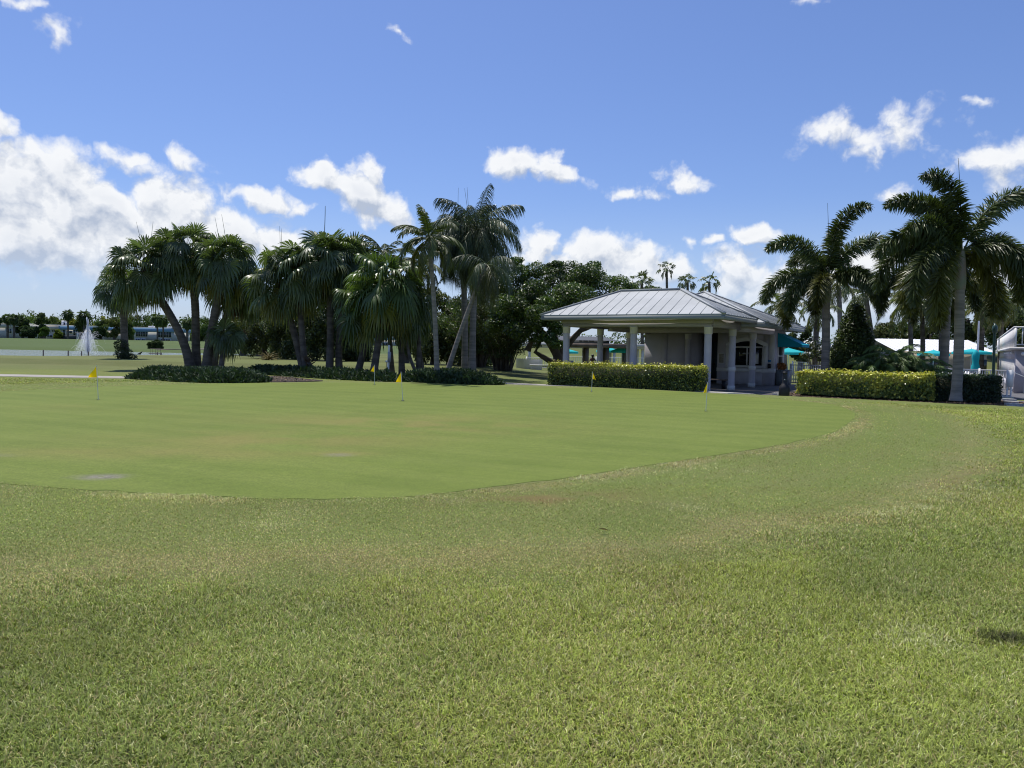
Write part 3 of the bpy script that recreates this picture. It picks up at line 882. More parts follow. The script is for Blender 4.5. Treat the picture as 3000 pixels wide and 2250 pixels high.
def fan_palm(label, px, Z, pts, crown, rad=1.15, pet=1.0, n=46, tr=.16, seed=0, mat='fan', group='fan palms in the clumps beyond the green', droop=.42, spears=0, boots=True, nseg=26, up=84, down=-42, zb=None):
    """pts: pixels of the trunk from base to crown; crown: pixel of the crown centre; all at depth Z"""
    rng = np.random.default_rng(seed + 100)
    W = [at(p[0], p[1], Z) for p in pts]
    base = W[0].copy(); base.z = float(H(base.x, base.y)) - .03 if zb is None else zb
    W[0] = base
    cc = at(crown[0], crown[1], Z)
    cc.y += rng.uniform(-.5, .5)
    W.append(cc)
    t = thing('fan_palm', label, 'palm tree', base, group)
    mb = MB(); P = bez(W if len(W) <= 4 else [W[0], W[1], W[-2], W[-1]], 16)
    ring_trunk(mb, P, taper(tr * 1.15, tr, 16), 10)
    mb.build('trunk', M['bark'], t, smooth=True)
    c = np.array(cc)
    fan_crown(c, rng, n, pet, rad, droop, nseg=nseg, up=up, down=down).build('crown', M[mat], t)
    if boots:
        mb = MB()
        tdir = unit((P[-1] - P[-4])[None])[0]
        for q in range(26):
            az = q * 2.4; s = rng.uniform(.1, 1.1)
            b0 = c - tdir * s + np.array([math.cos(az), math.sin(az), 0]) * tr * .8
            e = R(rng.uniform(15, 65)); L = rng.uniform(.2, .45)
            PP, _ = curve(b0, az, e, L, -.2, 4); mb.tube(PP, np.linspace(.045, .02, 4), 4, 0, np.array([1, 1, 1]) * rng.uniform(.6, 1.4))
        for q in range(4):
            fan_leaf(mb, c - tdir * .3, rng.uniform(0, 6.28), R(rng.uniform(-70, -50)), pet * .7, rad * .7, rng, .35, 14, np.array([1.0, .9, .8]) * rng.uniform(.5, 1.2), spread=70)
        mb.build('dead_fronds', M['dead'], t)
    for q in range(spears):
        spear(c + np.array([rng.uniform(-.3, .3), 0, .8]), pet + rad * rng.uniform(.3, .75), rng.uniform(-.2, .25), rng.uniform(2.5, 4), .02).build('spear_leaf', M[mat], t)
    return t


def foxtail_palm(label, base, crown_px, Z, shaft0_px, r0, nfr, seed, group, L=2.5, top_el=86, tip=None, fl=None, spear_tilt=0.0):
    rng = np.random.default_rng(seed)
    t = thing('foxtail_palm', label, 'palm tree', base, group)
    cc = np.array(at(crown_px[0], crown_px[1], Z)); s0 = np.array(at(shaft0_px[0], shaft0_px[1], Z)); b = np.array(base)
    P = bez([b, (b * .6 + s0 * .4), s0], 16)
    P[:, 0] += np.sin(np.linspace(0, math.pi, 16)) * .04
    mb = MB(); ring_trunk(mb, P, taper(r0 * 1.0, r0 * .90, 16, .28, .06), 18, .17, .022)
    mb.build('trunk', M['bark_pale'], t, smooth=True)
    mb = MB(); Q = bez([s0, (s0 + cc) / 2, cc], 9)
    mb.tube(Q, np.array([1.0, 1.06, 1.07, 1.02, .96, .88, .78, .66, .5]) * r0, 16)
    mb.build('crownshaft', M['shaft'], t, smooth=True)
    mb = MB()
    specs = fl or [(q * 2.39996 + .4, top_el - (top_el + 8) * ((q + .3) / nfr) ** .8, 1) for q in range(nfr)]
    for (az, el, sc) in specs:
        e = R(el)
        tn = np.array([1, 1, 1]) * rng.uniform(.8, 1.2)
        if el < 12: tn = tn * np.array([1.35, 1.1, .75])
        frond(mb, cc - np.array([0, 0, rng.uniform(0, .25)]), az, e, L * sc * rng.uniform(.92, 1.05), R(118) * (.62 + .5 * (math.cos(e))) * (1.5 if el > 78 else 1.15 if el > 55 else .98), rng,
              n=760, ll=.62, w=.024, mode='bushy', droop=.36, tint=tn, start=.13, fwd=1.05, p=2.6 if el > 78 else 1.9 if el > 55 else 1.4, rr=.04)
    mb.build('crown', M['foxtail'], t)
    spear(cc, L * .95, spear_tilt, 3.1, .03).build('spear_leaf', M['foxtail'], t)
    return t
# ------------------------------------------------------------------ the palms
FG = 'fan palms clumped beyond the putting green'
fan_palm('lone fan palm by the lake with ivy round the foot of its straight dark trunk', 0, 62, [(366, 1046)], (352, 842), 1.22, 1.47, 44, .25, 1, group=FG, boots=False)
ivy_rng = np.random.default_rng(3)
pb = at(362, 1035, 61.6)
mb = MB(); leaf_cloud(mb, [((pb.x, pb.y, pb.z + .0), (.75, .6, .55)), ((pb.x - .2, pb.y, pb.z + .65), (.6, .5, .5)), ((pb.x + .3, pb.y, pb.z - .3), (.8, .6, .4))], 1500, .16, ivy_rng)
tag(mb.build('ivy', M['dark']), 'dark ivy wrapped round the foot of the lone palm by the lake', 'ivy')
fan_palm('fan palm with a wide rounded crown on a trunk curving up to the left', 0, 42.5, [(559, 1083), (540, 960), (478, 905)], (432, 792), 1.12, 1.36, 52, .20, 2, group=FG, spears=2, down=-46)
fan_palm('tallest palm of the left clump, straight trunk below a tall domed crown', 0, 43.2, [(578, 1083), (566, 980), (588, 880)], (548, 742), 1.12, 1.36, 54, .20, 3, group=FG, down=-46)
fan_palm('fan palm with thick grey trunk standing just left of a small young palm', 0, 42.0, [(606, 1086), (606, 1000), (640, 900)], (648, 770), 1.12, 1.36, 54, .21, 4, group=FG, spears=2, down=-46)
fan_palm('fan palm with low dark crown on the right side of the left clump', 0, 44.0, [(626, 1082), (640, 960)], (694, 838), 1.03, 1.30, 44, .16, 5, group=FG, down=-48)
fan_palm('small young fan palm with a short trunk under the left clump', 0, 41.5, [(646, 1090)], (650, 985), .85, .6, 24, .13, 6, group=FG, boots=False, droop=.4)
fan_palm('fan palm at the left end of the middle clump, trunk leaning left', 0, 41.0, [(890, 1090), (872, 1010)], (818, 822), 1.08, 1.36, 46, .16, 7, group=FG, spears=2, down=-48)
fan_palm('fan palm with slender trunk bowing left in front of its neighbour', 0, 40.4, [(900, 1094), (880, 1000)], (872, 800), 1.08, 1.30, 46, .15, 8, group=FG, down=-46)
fan_palm('tall fan palm in the middle of the middle clump on a straight trunk', 0, 40.5, [(964, 1098), (972, 1000)], (962, 762), 1.12, 1.36, 52, .17, 9, group=FG, spears=2, down=-48)
fan_palm('fan palm with dark trunk close to the right of the tall middle one', 0, 40.8, [(995, 1102), (984, 1000)], (1016, 772), 1.08, 1.30, 46, .16, 10, group=FG, down=-48)
fan_palm('fan palm with low crown on a dark trunk slanting up to the right', 0, 39.0, [(1044, 1106), (1075, 1010)], (1085, 905), 1.03, 1.18, 40, .15, 11, mat='fan_light', group=FG, boots=False, down=-52)
fan_palm('bright green fan palm with full crown on a gently slanting dark trunk', 0, 38.0, [(1093, 1112), (1106, 1010)], (1140, 838), 1.12, 1.36, 54, .16, 12, mat='fan_light', group=FG, down=-52)
fan_palm('fan palm with drooping crown behind the ribbed grey upright trunk', 0, 39.5, [(1178, 1100), (1174, 1010)], (1180, 888), 1.03, 1.18, 40, .14, 13, group=FG, boots=False, down=-55)
# stub of a cut, leaning palm
b = at(927, 1102, 40.2); b.z = 0
t = thing('palm_stump', 'short leaning palm stump with shaggy top beside the middle clump', 'stump', b)
mb = MB(); P = bez([b, at(912, 1078, 40.2), at(903, 1058, 40.2)], 8); ring_trunk(mb, P, taper(.12, .10, 8), 9); mb.build('trunk', M['bark'], t, smooth=True)
mb = MB(); rg = np.random.default_rng(4)
for q in range(22):
    PP, _ = curve(P[-1] - np.array([0, 0, rg.uniform(0, .3)]), q * 2.4, R(rg.uniform(10, 70)), rg.uniform(.2, .5), .2, 4); mb.tube(PP, np.linspace(.04, .015, 4), 4)
mb.build('dead_fronds', M['dead'], t)


def feather_palm(name, label, Z, pts, crown, r0, specs, seed, mat, group=None, L=2.6, ll=.55, w=.018, n=64, bend=105, droop=.9, mode='flat', shaft=None, bark='bark', spears=0, base_z=None, p=1.2, v=.2, sz=(1, 1)):
    rng = np.random.default_rng(seed)
    W = [at(q[0], q[1], Z) for q in pts]; base = W[0].copy(); base.z = (float(H(base.x, base.y)) - .03) if base_z is None else base_z; W[0] = base
    cc = np.array(at(crown[0], crown[1], Z)); W.append(Vector(cc))
    t = thing(name, label, 'palm tree', base, group)
    P = bez(W, 16); mb = MB(); ring_trunk(mb, P, taper(r0 * 1.1, r0 * .85, 16), 10, .2, .03); mb.build('trunk', M[bark], t, smooth=True)
    if shaft:
        mb = MB(); Q = np.array([cc + (P[-3] - cc) / np.linalg.norm(P[-3] - cc) * s for s in np.linspace(shaft, -.25, 8)])
        mb.tube(Q, np.array([1, 1.12, 1.1, 1.05, .95, .85, .7, .45]) * r0, 10); mb.build('crownshaft', M['shaft'], t, smooth=True)
    mb = MB()
    for q in range(specs[0]):
        tq = (q + .4) / specs[0]
        el = specs[1] + (specs[2] - specs[1]) * tq ** .9
        az = q * 2.39996 + seed
        tn = np.array([1, 1, 1]) * rng.uniform(.75, 1.25)
        if el < -10: tn = tn * np.array([1.4, 1.15, .8])
        frond(mb, cc, az, R(el) + rng.normal(0, .08), L * rng.uniform(.88, 1.08), R(bend) * (.55 + .45 * math.cos(R(el))), rng, n=n, ll=ll, w=w, mode=mode, droop=droop, tint=tn, p=p, v=v)
    mb.build('crown', M[mat], t)
    for q in range(spears):
        spear(cc + np.array([rng.uniform(-.4, .4), 0, .2]), L * rng.uniform(.55, .95), rng.uniform(-.3, .3), 0, .018).build('spear_leaf', M[mat], t)
    return t


feather_palm('feather_palm', 'slim palm with a grey trunk and short arching fronds at the right of the clumps', 34.0, [(1281, 1119), (1276, 900)], (1257, 702), .105, (17, 86, -28), 21, 'foxtail', L=2.15, ll=.48, w=.026, n=56, bend=115, droop=.35, shaft=.85, bark='bark_pale', v=.5)
feather_palm('feather_palm', 'dark feather palm crown rising behind the bright green fan palm', 41.5, [(1150, 1090), (1135, 900)], (1124, 752), .11, (14, 84, -20), 22, 'foxtail', L=2.0, ll=.45, w=.026, n=46, bend=105, droop=.35, shaft=.7, v=.5)
feather_palm('feather_palm', 'dark shaggy feather palm half hidden behind the slim grey palm', 39.0, [(1224, 1098), (1232, 900)], (1232, 775), .10, (15, 75, -45), 23, 'foxtail', L=1.9, ll=.45, w=.024, n=46, bend=110, droop=.5, shaft=.7, v=.4)
feather_palm('queen_palm', 'tallest queen palm with drooping plumes on a stout grey trunk', 40.5, [(1384, 1102), (1384, 900)], (1398, 678), .17, (30, 86, -48), 24, 'queen', L=2.95, ll=.75, w=.017, n=90, bend=112, droop=1.1, mode='plume', bark='bark_pale', spears=2, p=1.1, group='queen palms with drooping plumes')
feather_palm('queen_palm', 'queen palm with plumes hanging left on the trunk left of its taller twin', 41.5, [(1361, 1102), (1366, 930)], (1352, 690), .17, (26, 82, -52), 25, 'queen', L=2.8, ll=.72, w=.017, n=84, bend=118, droop=1.1, mode='plume', bark='bark_pale', spears=1, p=1.1, group='queen palms with drooping plumes')
feather_palm('queen_palm', 'queen palm on a thin trunk leaning across two upright ones', 35.5, [(1303, 1117), (1345, 970), (1395, 850)], (1425, 775), .105, (13, 60, -62), 26, 'queen', L=1.9, ll=.55, w=.014, n=60, bend=105, droop=1.1, mode='plume', bark='bark_pale', p=1.1, group='queen palms with drooping plumes')
# thin curved trunk and its fan crown, and the thin dark one to the right
fan_palm('thin palm with trunk sweeping in a curve up to the left', 0, 38.6, [(1228, 1103), (1190, 1040), (1186, 1000)], (1196, 905), .9, .7, 24, .075, 14, group=FG, boots=False, down=-55)
fan_palm('thin dark palm trunk slanting left behind the curved one', 0, 40.5, [(1243, 1096), (1226, 1020)], (1216, 930), .9, .7, 24, .09, 15, group=FG, boots=False, down=-55)

# ---- the foxtail palms by the right hedges
FX = 'foxtail palms along the right hedges'


def foxspec(lst):
    return [(R(a), e, s) for a, e, s in lst]


zr = lambda x, y: float(H(x, y))
b = at(2415, 1105, 35.0); b.z = -.22
foxtail_palm('smooth grey foxtail palm standing behind the left end of the yellow hedge', b, (2428, 812), 35.0, (2420, 887), .19, 12, 31, FX, L=3.55,
             fl=foxspec([(178, 62, 1.05), (0, 62, 1.12), (305, 88, 1.22), (60, 78, 1.1), (165, 30, 1.0), (12, 34, 1.0), (198, 12, .95), (355, 18, 1), (232, 10, .8), (300, 35, .85), (100, 40, .9), (150, 0, .95), (90, 5, .8), (120, 62, .9)]), spear_tilt=.03)
b = gnd(2800, 1174, -.06)
foxtail_palm('tallest foxtail palm, pale ringed trunk between yellow and dark green hedges', b, (2818, 735), b.y, (2812, 848), .178, 13, 32, FX, L=3.5,
             fl=foxspec([(172, 70, 1.12), (2, 70, 1.2), (195, 85, 1.05), (120, 76, .95), (178, 45, 1.0), (168, 25, 1.05), (12, 36, 1.0), (205, 12, 1.05), (330, 25, .8), (345, 8, 1.0), (215, -12, 1.0), (95, 40, .9), (150, 0, 1.0), (25, 0, 1.0), (60, 20, .9), (120, 10, .9), (190, 58, .9)]), spear_tilt=.06)
b = at(2758, 1120, 33.5); b.z = -.22
foxtail_palm('dark trunked foxtail palm just behind the tallest one', b, (2780, 800), 33.5, (2773, 896), .19, 11, 33, FX, L=3.2,
             fl=foxspec([(180, 60, 1), (20, 60, 1), (150, 30, 1.05), (200, 12, 1.1), (340, 10, 1.1), (30, 20, 1), (90, 50, 1), (225, -15, 1.0), (120, 0, 1), (60, 0, 1)]))

# ---- palms in the distance on the right
CG = 'coconut palms behind the pool'
feather_palm('coconut_palm', 'coconut palm with yellowish fronds showing right of the pavilion roof', 62, [(2301, 1120), (2298, 960)], (2290, 898), .13, (18, 78, -35), 41, 'coco', CG, L=2.6, ll=.55, w=.04, n=34, bend=95, droop=.5, bark='bark_pale')
feather_palm('coconut_palm', 'coconut palm with slim trunk seen right of the first grey foxtail', 58, [(2466, 1100), (2462, 930)], (2456, 820), .19, (14, 70, -40), 42, 'coco', CG, L=2.6, ll=.55, w=.04, n=34, bend=95, droop=.5, bark='bark_pale')
feather_palm('coconut_palm', 'coconut palm on a leaning trunk behind the dark cone shaped shrub', 60, [(2572, 1090), (2545, 930)], (2536, 862), .2, (18, 78, -38), 43, 'coco', CG, L=2.9, ll=.6, w=.04, n=34, bend=95, droop=.5, bark='bark_pale')
feather_palm('coconut_palm', 'coconut palm behind the white roof, its trunk left of the paired trunks', 56, [(2672, 1080), (2668, 950)], (2664, 880), .16, (18, 72, -40), 44, 'coco', CG, L=2.7, ll=.55, w=.04, n=34, bend=100, droop=.5)
feather_palm('coconut_palm', 'coconut palm with trunk crossing the middle of the white roof', 58, [(2703, 1080), (2706, 960)], (2700, 900), .17, (16, 72, -40), 45, 'coco', CG, L=2.5, ll=.55, w=.04, n=34, bend=100, droop=.5)
feather_palm('coconut_palm', 'thin coconut palm crossing the right end of the white roof', 57, [(2755, 1080), (2758, 960)], (2752, 880), .13, (16, 72, -40), 46, 'coco', CG, L=2.4, ll=.55, w=.04, n=34, bend=100, droop=.5)
feather_palm('coconut_palm', 'coconut palm behind the white mast, fronds dark against the trees', 60, [(2872, 1080), (2876, 960)], (2878, 890), .22, (18, 76, -45), 47, 'coco', CG, L=2.6, ll=.55, w=.04, n=34, bend=100, droop=.5)
feather_palm('coconut_palm', 'coconut palm over the far end of the white sided building', 62, [(2930, 1060), (2934, 950)], (2936, 880), .17, (18, 76, -40), 48, 'coco', CG, L=2.6, ll=.55, w=.04, n=34, bend=100, droop=.5)
feather_palm('coconut_palm', 'short trunked palm between the first foxtail and the awning', 48, [(2386, 1090), (2390, 980)], (2396, 905), .17, (14, 70, -45), 49, 'coco', CG, L=1.6, ll=.4, w=.03, n=30, bend=100, droop=.5)

WG = 'small washingtonia palms above the pavilion roof'
for q, (lab, pc, Z, sc) in enumerate((('low fan palm peeping over the left end of the ridge beside the big tree', (1878, 826), 95, 1.2), ('tallest far fan palm on a long bare stalk above the roof ridge', (1953, 788), 110, 1.05),
                                      ('far fan palm between the tall one and the rear roof peak', (2013, 826), 108, 1.05), ('far fan palm directly above the rear roof peak', (2080, 826), 104, 1.25))):
    fan_palm(lab, 0, Z, [(pc[0] + 4, 1020), (pc[0] + 2, 930)], pc, .72 * sc, .92 * sc, 15, .17, 50 + q, mat='foxtail', group=WG, boots=False, droop=.25, nseg=12, down=-40)
    if q != 1:
        pass

# pygmy date palm cluster behind the yellow hedge
b = at(2622, 1092, 33.5); b.z = -.2
t = thing('date_palm', 'low bushy date palm with arching green fronds behind the yellow hedge', 'palm tree', b)
rg = np.random.default_rng(71)
mb = MB(); tb = MB()
for (ox, oy, hz_) in ((0, 0, 1.45), (.85, .3, 1.05), (-.65, .2, 1.0), (1.3, -.1, .75), (-1.0, -.1, .6)):
    c = np.array([b.x + ox, b.y + oy, b.z + hz_])
    tb.tube(bez([(b.x + ox * .6, b.y + oy * .6, b.z - .1), c], 6), .10, 8)
    for q in range(26):
        el = 82 - 95 * ((q + .4) / 26) ** .9
        frond(mb, c, q * 2.4 + ox * 3, R(el), 1.75 * rg.uniform(.85, 1.1), R(105), rg, n=44, ll=.34, w=.014, droop=.3, tint=np.array([1, 1, 1]) * rg.uniform(.8, 1.3))
tb.build('trunk', M['bark'], t, smooth=True)
mb.build('crown', leafmat('date_palm_leaf', (.092, .150, .046), rough=.45, spec=.35, trans=.2, var=.2), t)

# cone shaped clipped shrub
b = at(2500, 1095, 36.0); b.z = -.2
t = thing('cone_shrub', 'tall dark cone shaped shrub clipped round, left of the bushy date palm', 'shrub', b)
rg = np.random.default_rng(72)
mb = MB(); cs = []
for z in np.linspace(.25, 3.85, 11):
    rad = 1.14 * max(.05, 1 - (z / 4.3) ** 2.2) ** .75
    k = max(1, int(rad * 9))
    for a in range(k):
        th = a * 2 * math.pi / k + z * 3
        rq = max(0, rad - .3)
        cs.append(((b.x + math.cos(th) * rq, b.y + math.sin(th) * rq, b.z + z), (.36, .36, .34)))
leaf_cloud(mb, cs, 26000, .13, rg, np.array([[1, 1, 1], [.8, .9, .8], [1.3, 1.3, .8]]), shell=.4)
leaf_cloud(mb, [((b.x, b.y, b.z + z), (.9 * max(.05, 1 - (z / 4.3) ** 2.2) ** .75, .9 * max(.05, 1 - (z / 4.3) ** 2.2) ** .75, .4)) for z in np.linspace(.3, 3.4, 9)], 7000, .2, rg, (.8, .85, .8), shell=.3)
mb.build('foliage', M['dark'], t)
tb = MB(); tb.tube([(b.x, b.y, b.z - .1), (b.x, b.y, b.z + 2.2)], .08, 8); tb.build('trunk', M['bark_tree'], t)
# ------------------------------------------------------------------ pavilion
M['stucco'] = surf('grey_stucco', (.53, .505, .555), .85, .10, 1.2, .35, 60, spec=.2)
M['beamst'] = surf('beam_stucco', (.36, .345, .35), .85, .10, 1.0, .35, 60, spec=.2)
M['whitep'] = surf('white_paint', (.72, .71, .70), .55, .08, 1.5, .1, 30, spec=.35)
M['whitef'] = surf('white_fence', (.80, .80, .80), .45, .06, 2.0, .0, 30, spec=.4)
M['roofm'] = surf('metal_roof', (.34, .36, .37), .55, .10, .6, .0, 5, spec=.35, color2=(.28, .30, .31), stretch=(1, 1, .4))
M['gutter'] = surf('gutter', (.27, .30, .315), .5, .08, 1.0, .0, 5, spec=.4)
M['soffit'] = surf('soffit', (.50, .48, .45), .8, .08, 1.0)
M['conc'] = surf('concrete', (.47, .45, .41), .9, .18, 1.6, .3, 40, spec=.2)
M['slab'] = surf('dark_paving', (.20, .185, .18), .85, .25, 2.5, .3, 30, spec=.25)
M['asphalt'] = surf('asphalt', (.13, .13, .14), .9, .25, 3, .4, 60, spec=.25)
M['path'] = surf('path_concrete', (.32, .30, .27), .9, .15, 1.0, .2, 40, spec=.2)
M['teal'] = surf('teal_canvas', (.010, .30, .40), .75, .10, 2.0, spec=.2)
M['tealu'] = leafmat('teal_umbrella', (.05, .56, .62), rough=.8, spec=.1, trans=.42, tcol=(1, 1.2, 1.2), var=.04)
M['tealdoor'] = surf('dark_door', (.045, .075, .085), .5, .1, 2, spec=.4)
M['darkrec'] = surf('dark_recess', (.06, .06, .065), .8, .1, 2)
M['black'] = surf('black_plastic', (.018, .018, .022), .5, .2, 6, .1, 40, spec=.4)
M['metal'] = surf('grey_cabinet', (.20, .22, .235), .45, .08, 1.5, spec=.5)
M['blue'] = surf('blue_panel', (.06, .20, .42), .5, .05, 2)
M['paper'] = surf('paper', (.78, .78, .76), .8, .04, 8)
M['tan'] = surf('tan_notice', (.42, .38, .30), .8, .3, 14)
M['wood'] = surf('weathered_wood', (.19, .155, .135), .85, .25, 3, .3, 30, spec=.2, stretch=(1, 1, .3))
M['greenp'] = surf('green_pole', (.02, .06, .045), .4, .1, 2, spec=.5)


def glass_mat():
    m, nt, out = newmat('window_glass')
    b = nd(nt, 'ShaderNodeBsdfPrincipled'); b.inputs['Base Color'].default_value = (.012, .016, .018, 1); b.inputs['Roughness'].default_value = .06
    b.inputs['Specular IOR Level'].default_value = .6
    nt.links.new(b.outputs[0], out.inputs[0]); return m


M['glass'] = glass_mat()
pav = thing('pavilion', 'grey pavilion with pale standing seam hip roofs, round columns and a serving window', 'pavilion', Vector(PV(3.3, 5, FLOOR)))


def ub(mb, u0, u1, v0, v1, z0, z1, m=0):
    return mb.box((u0, v0, z0), (u1, v1, z1), m, None, T=lambda a, b, c: PV(a, b, c))


def part(name, mat, fn, parent=pav, smooth=False, label=None):
    mb = MB(); fn(mb); o = mb.build(name, mat, parent, smooth=smooth)
    if label: o['label'] = label
    return o


part('floor', M['slab'], lambda mb: ub(mb, -.25, 9.2, -1.0, 13.2, FLOOR - .3, FLOOR + .02))


def hip_roof(mb, u0, u1, v0, v1, ze, slope, seam=.46):
    w_, d_ = u1 - u0, v1 - v0
    run = min(w_, d_) / 2; zr_ = ze + slope * run
    if w_ > d_:
        a, b = (u0 + run, v0 + run), (u1 - run, v0 + run)
    else:
        a, b = (u0 + run, v0 + run), (u0 + run, v1 - run)
    c = [(u0, v0), (u1, v0), (u1, v1), (u0, v1)]
    th = .05
    for off in (0, -th):
        Ev = [np.array(PV(p[0], p[1], ze + off)) for p in c]; Ra, Rb = np.array(PV(a[0], a[1], zr_ + off)), np.array(PV(b[0], b[1], zr_ + off))
        if w_ > d_:
            fs = [(Ev[0], Ev[1], Rb, Ra), (Ev[2], Ev[3], Ra, Rb)]; ts = [(Ev[1], Ev[2], Rb), (Ev[3], Ev[0], Ra)]
        else:
            fs = [(Ev[1], Ev[2], Rb, Ra), (Ev[3], Ev[0], Ra, Rb)]; ts = [(Ev[0], Ev[1], Ra), (Ev[2], Ev[3], Rb)]
        for q in fs:
            q = q if off == 0 else q[::-1]; mb.add(q, [[0, 1, 2, 3]])
        for q in ts:
            q = q if off == 0 else q[::-1]; mb.add(q, [[0, 1, 2]])
    for k in range(4):
        p, q = c[k], c[(k + 1) % 4]
        mb.add([PV(p[0], p[1], ze - th), PV(q[0], q[1], ze - th), PV(q[0], q[1], ze), PV(p[0], p[1], ze)], [[0, 1, 2, 3]])

    def rib(p, q, w, h):
        p, q = np.array(PV(*p)), np.array(PV(*q)); t = unit((q - p)[None])[0]
        s = unit(np.cross(t, [0, 0, 1.0])[None])[0] * w / 2; n = np.cross(s, t); n = unit(n[None])[0] * h
        if n[2] < 0: n = -n
        lo = -n * .3
        v = [p - s + lo, p + s + lo, p + s + n, p - s + n, q - s + lo, q + s + lo, q + s + n, q - s + n]
        mb.add(v, [(0, 1, 2, 3), (4, 7, 6, 5), (0, 4, 5, 1), (1, 5, 6, 2), (2, 6, 7, 3), (3, 7, 4, 0)])
    for (lo, hi, fixed, axis, sgn) in ((u0, u1, v0, 0, 1), (u0, u1, v1, 0, -1), (v0, v1, u0, 1, 1), (v0, v1, u1, 1, -1)):
        n = int((hi - lo) / seam)
        for k in range(n + 1):
            t = lo + (hi - lo - n * seam) / 2 + k * seam
            d = min(run, t - lo, hi - t)
            if d < .08: continue
            e = fixed + sgn * d
            if axis == 0: rib((t, fixed, ze), (t, e, ze + slope * d), .018, .015)
            else: rib((fixed, t, ze), (e, t, ze + slope * d), .018, .015)
    for k, (p, r) in enumerate(zip(c, ((a, b, b, a) if w_ > d_ else (a, a, b, b)))):
        rib((p[0], p[1], ze), (r[0], r[1], zr_), .16, .05)
    rib((a[0], a[1], zr_), (b[0], b[1], zr_), .18, .06)


R1 = (-.9, 7.5, -.9, 4.6, 3.10, .445); R2 = (-.75, 7.9, 4.72, 13.7, 2.96, .415)
for RR in (R1, R2):
    ro = part('roof', M['roofm'], lambda mb: hip_roof(mb, *RR))

    def gut(mb, RR=RR):
        u0, u1, v0, v1, ze, _ = RR; h = .17; z1 = ze - .055
        for i_, (a, b, c, d) in enumerate(((u0, u1, v0 - .0, v0 + .10), (u0, u1, v1 - .10, v1), (u0, u0 + .10, v0 + .10, v1 - .10), (u1 - .10, u1, v0 + .10, v1 - .10))):
            ub(mb, a + (.02), b - .02, c + .02, d - .02 if i_ < 2 else d, z1 - h, z1)
    mb = MB(); gut(mb); mb.build('gutter', M['gutter'], ro)
part('vent_pipe', M['metal'], lambda mb: mb.tube([PV(3.95, 11.1, 4.0), PV(3.95, 11.1, 4.62)], .06, 10))
part('ceiling', M['soffit'], lambda mb: (ub(mb, -.75, 7.35, -.75, 4.5, 2.945, 2.985), ub(mb, -.6, 7.75, 4.85, 13.5, 2.80, 2.84)))
ZB0, ZB1 = 2.60, 2.94


def beams(mb):
    b = .17
    ub(mb, -b, 6.6 + b, -b, b, ZB0 + .14, ZB1); ub(mb, -b + .03, 6.57 + b, -b + .03, b - .03, ZB0, ZB0 + .14)
    ub(mb, -b, b, b, 4.4, ZB0, ZB1 - .004); ub(mb, 6.6 - b, 6.6 + b, b, 4.4, ZB0, ZB1 - .004)
    ub(mb, b, 6.6 - b, 3.55, 3.85, ZB0 + .05, ZB1 - .008)
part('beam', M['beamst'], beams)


def beams2(mb):
    ub(mb, 6.44, 6.98, 4.9, 12.9, 2.52, 2.79); ub(mb, .02, 6.44, 7.3, 7.56, 2.52, 2.79); ub(mb, -.15, .15, 4.9, 10.2, 2.52, 2.786)
part('beam', M['stucco'], beams2)


def column(u, v, base=False, top=ZB0, pil=False):
    def shaft(mb):
        c = PV(u, v, 0); r = .152
        mb.lathe(c, [(r, FLOOR), (r * 1.0, 1.0), (r * .98, top - .27)], 24)
    o = part('column', M['stucco'], shaft, smooth=True)

    def cap(mb):
        c = PV(u, v, 0)
        mb.lathe(c, [(.15, top - .30), (.172, top - .30), (.172, top - .03), (.182, top - .03), (.182, top), (.10, top)], 24)
    mb = MB(); cap(mb); mb.build('capital', M['whitep'], o)
    if base:
        mb = MB(); c = PV(u, v, 0)
        mb.lathe(c, [(.10, FLOOR), (.178, FLOOR), (.178, FLOOR + .22), (.15, FLOOR + .235)], 24)
        mb.build('base', M['whitep'], o)
        mb = MB(); mb.lathe(c, [(.15, .68), (.176, .69), (.176, .88), (.15, .89)], 24); mb.build('collar', M['whitep'], o)


for (u, v, bs) in ((0, 0, 0), (3.3, 0, 0), (6.6, 0, 0), (6.6, 3.7, 1), (6.6, 7.43, 1), (0, 3.7, 0), (0, 7.43, 0)):
    column(u, v, bool(bs), ZB0 if v < 4 else 2.52)
for (u, v) in ((2.40, 10.1),):
    column(u, v, False, 2.52)
WV = 10.4
part('wall', M['stucco'], lambda mb: (ub(mb, -.28, 2.75, WV, 12.9, FLOOR - .1, 2.80), ub(mb, .75, 1.1, WV - .06, WV, FLOOR, 2.52)), label='plain grey stucco wall behind the columns')


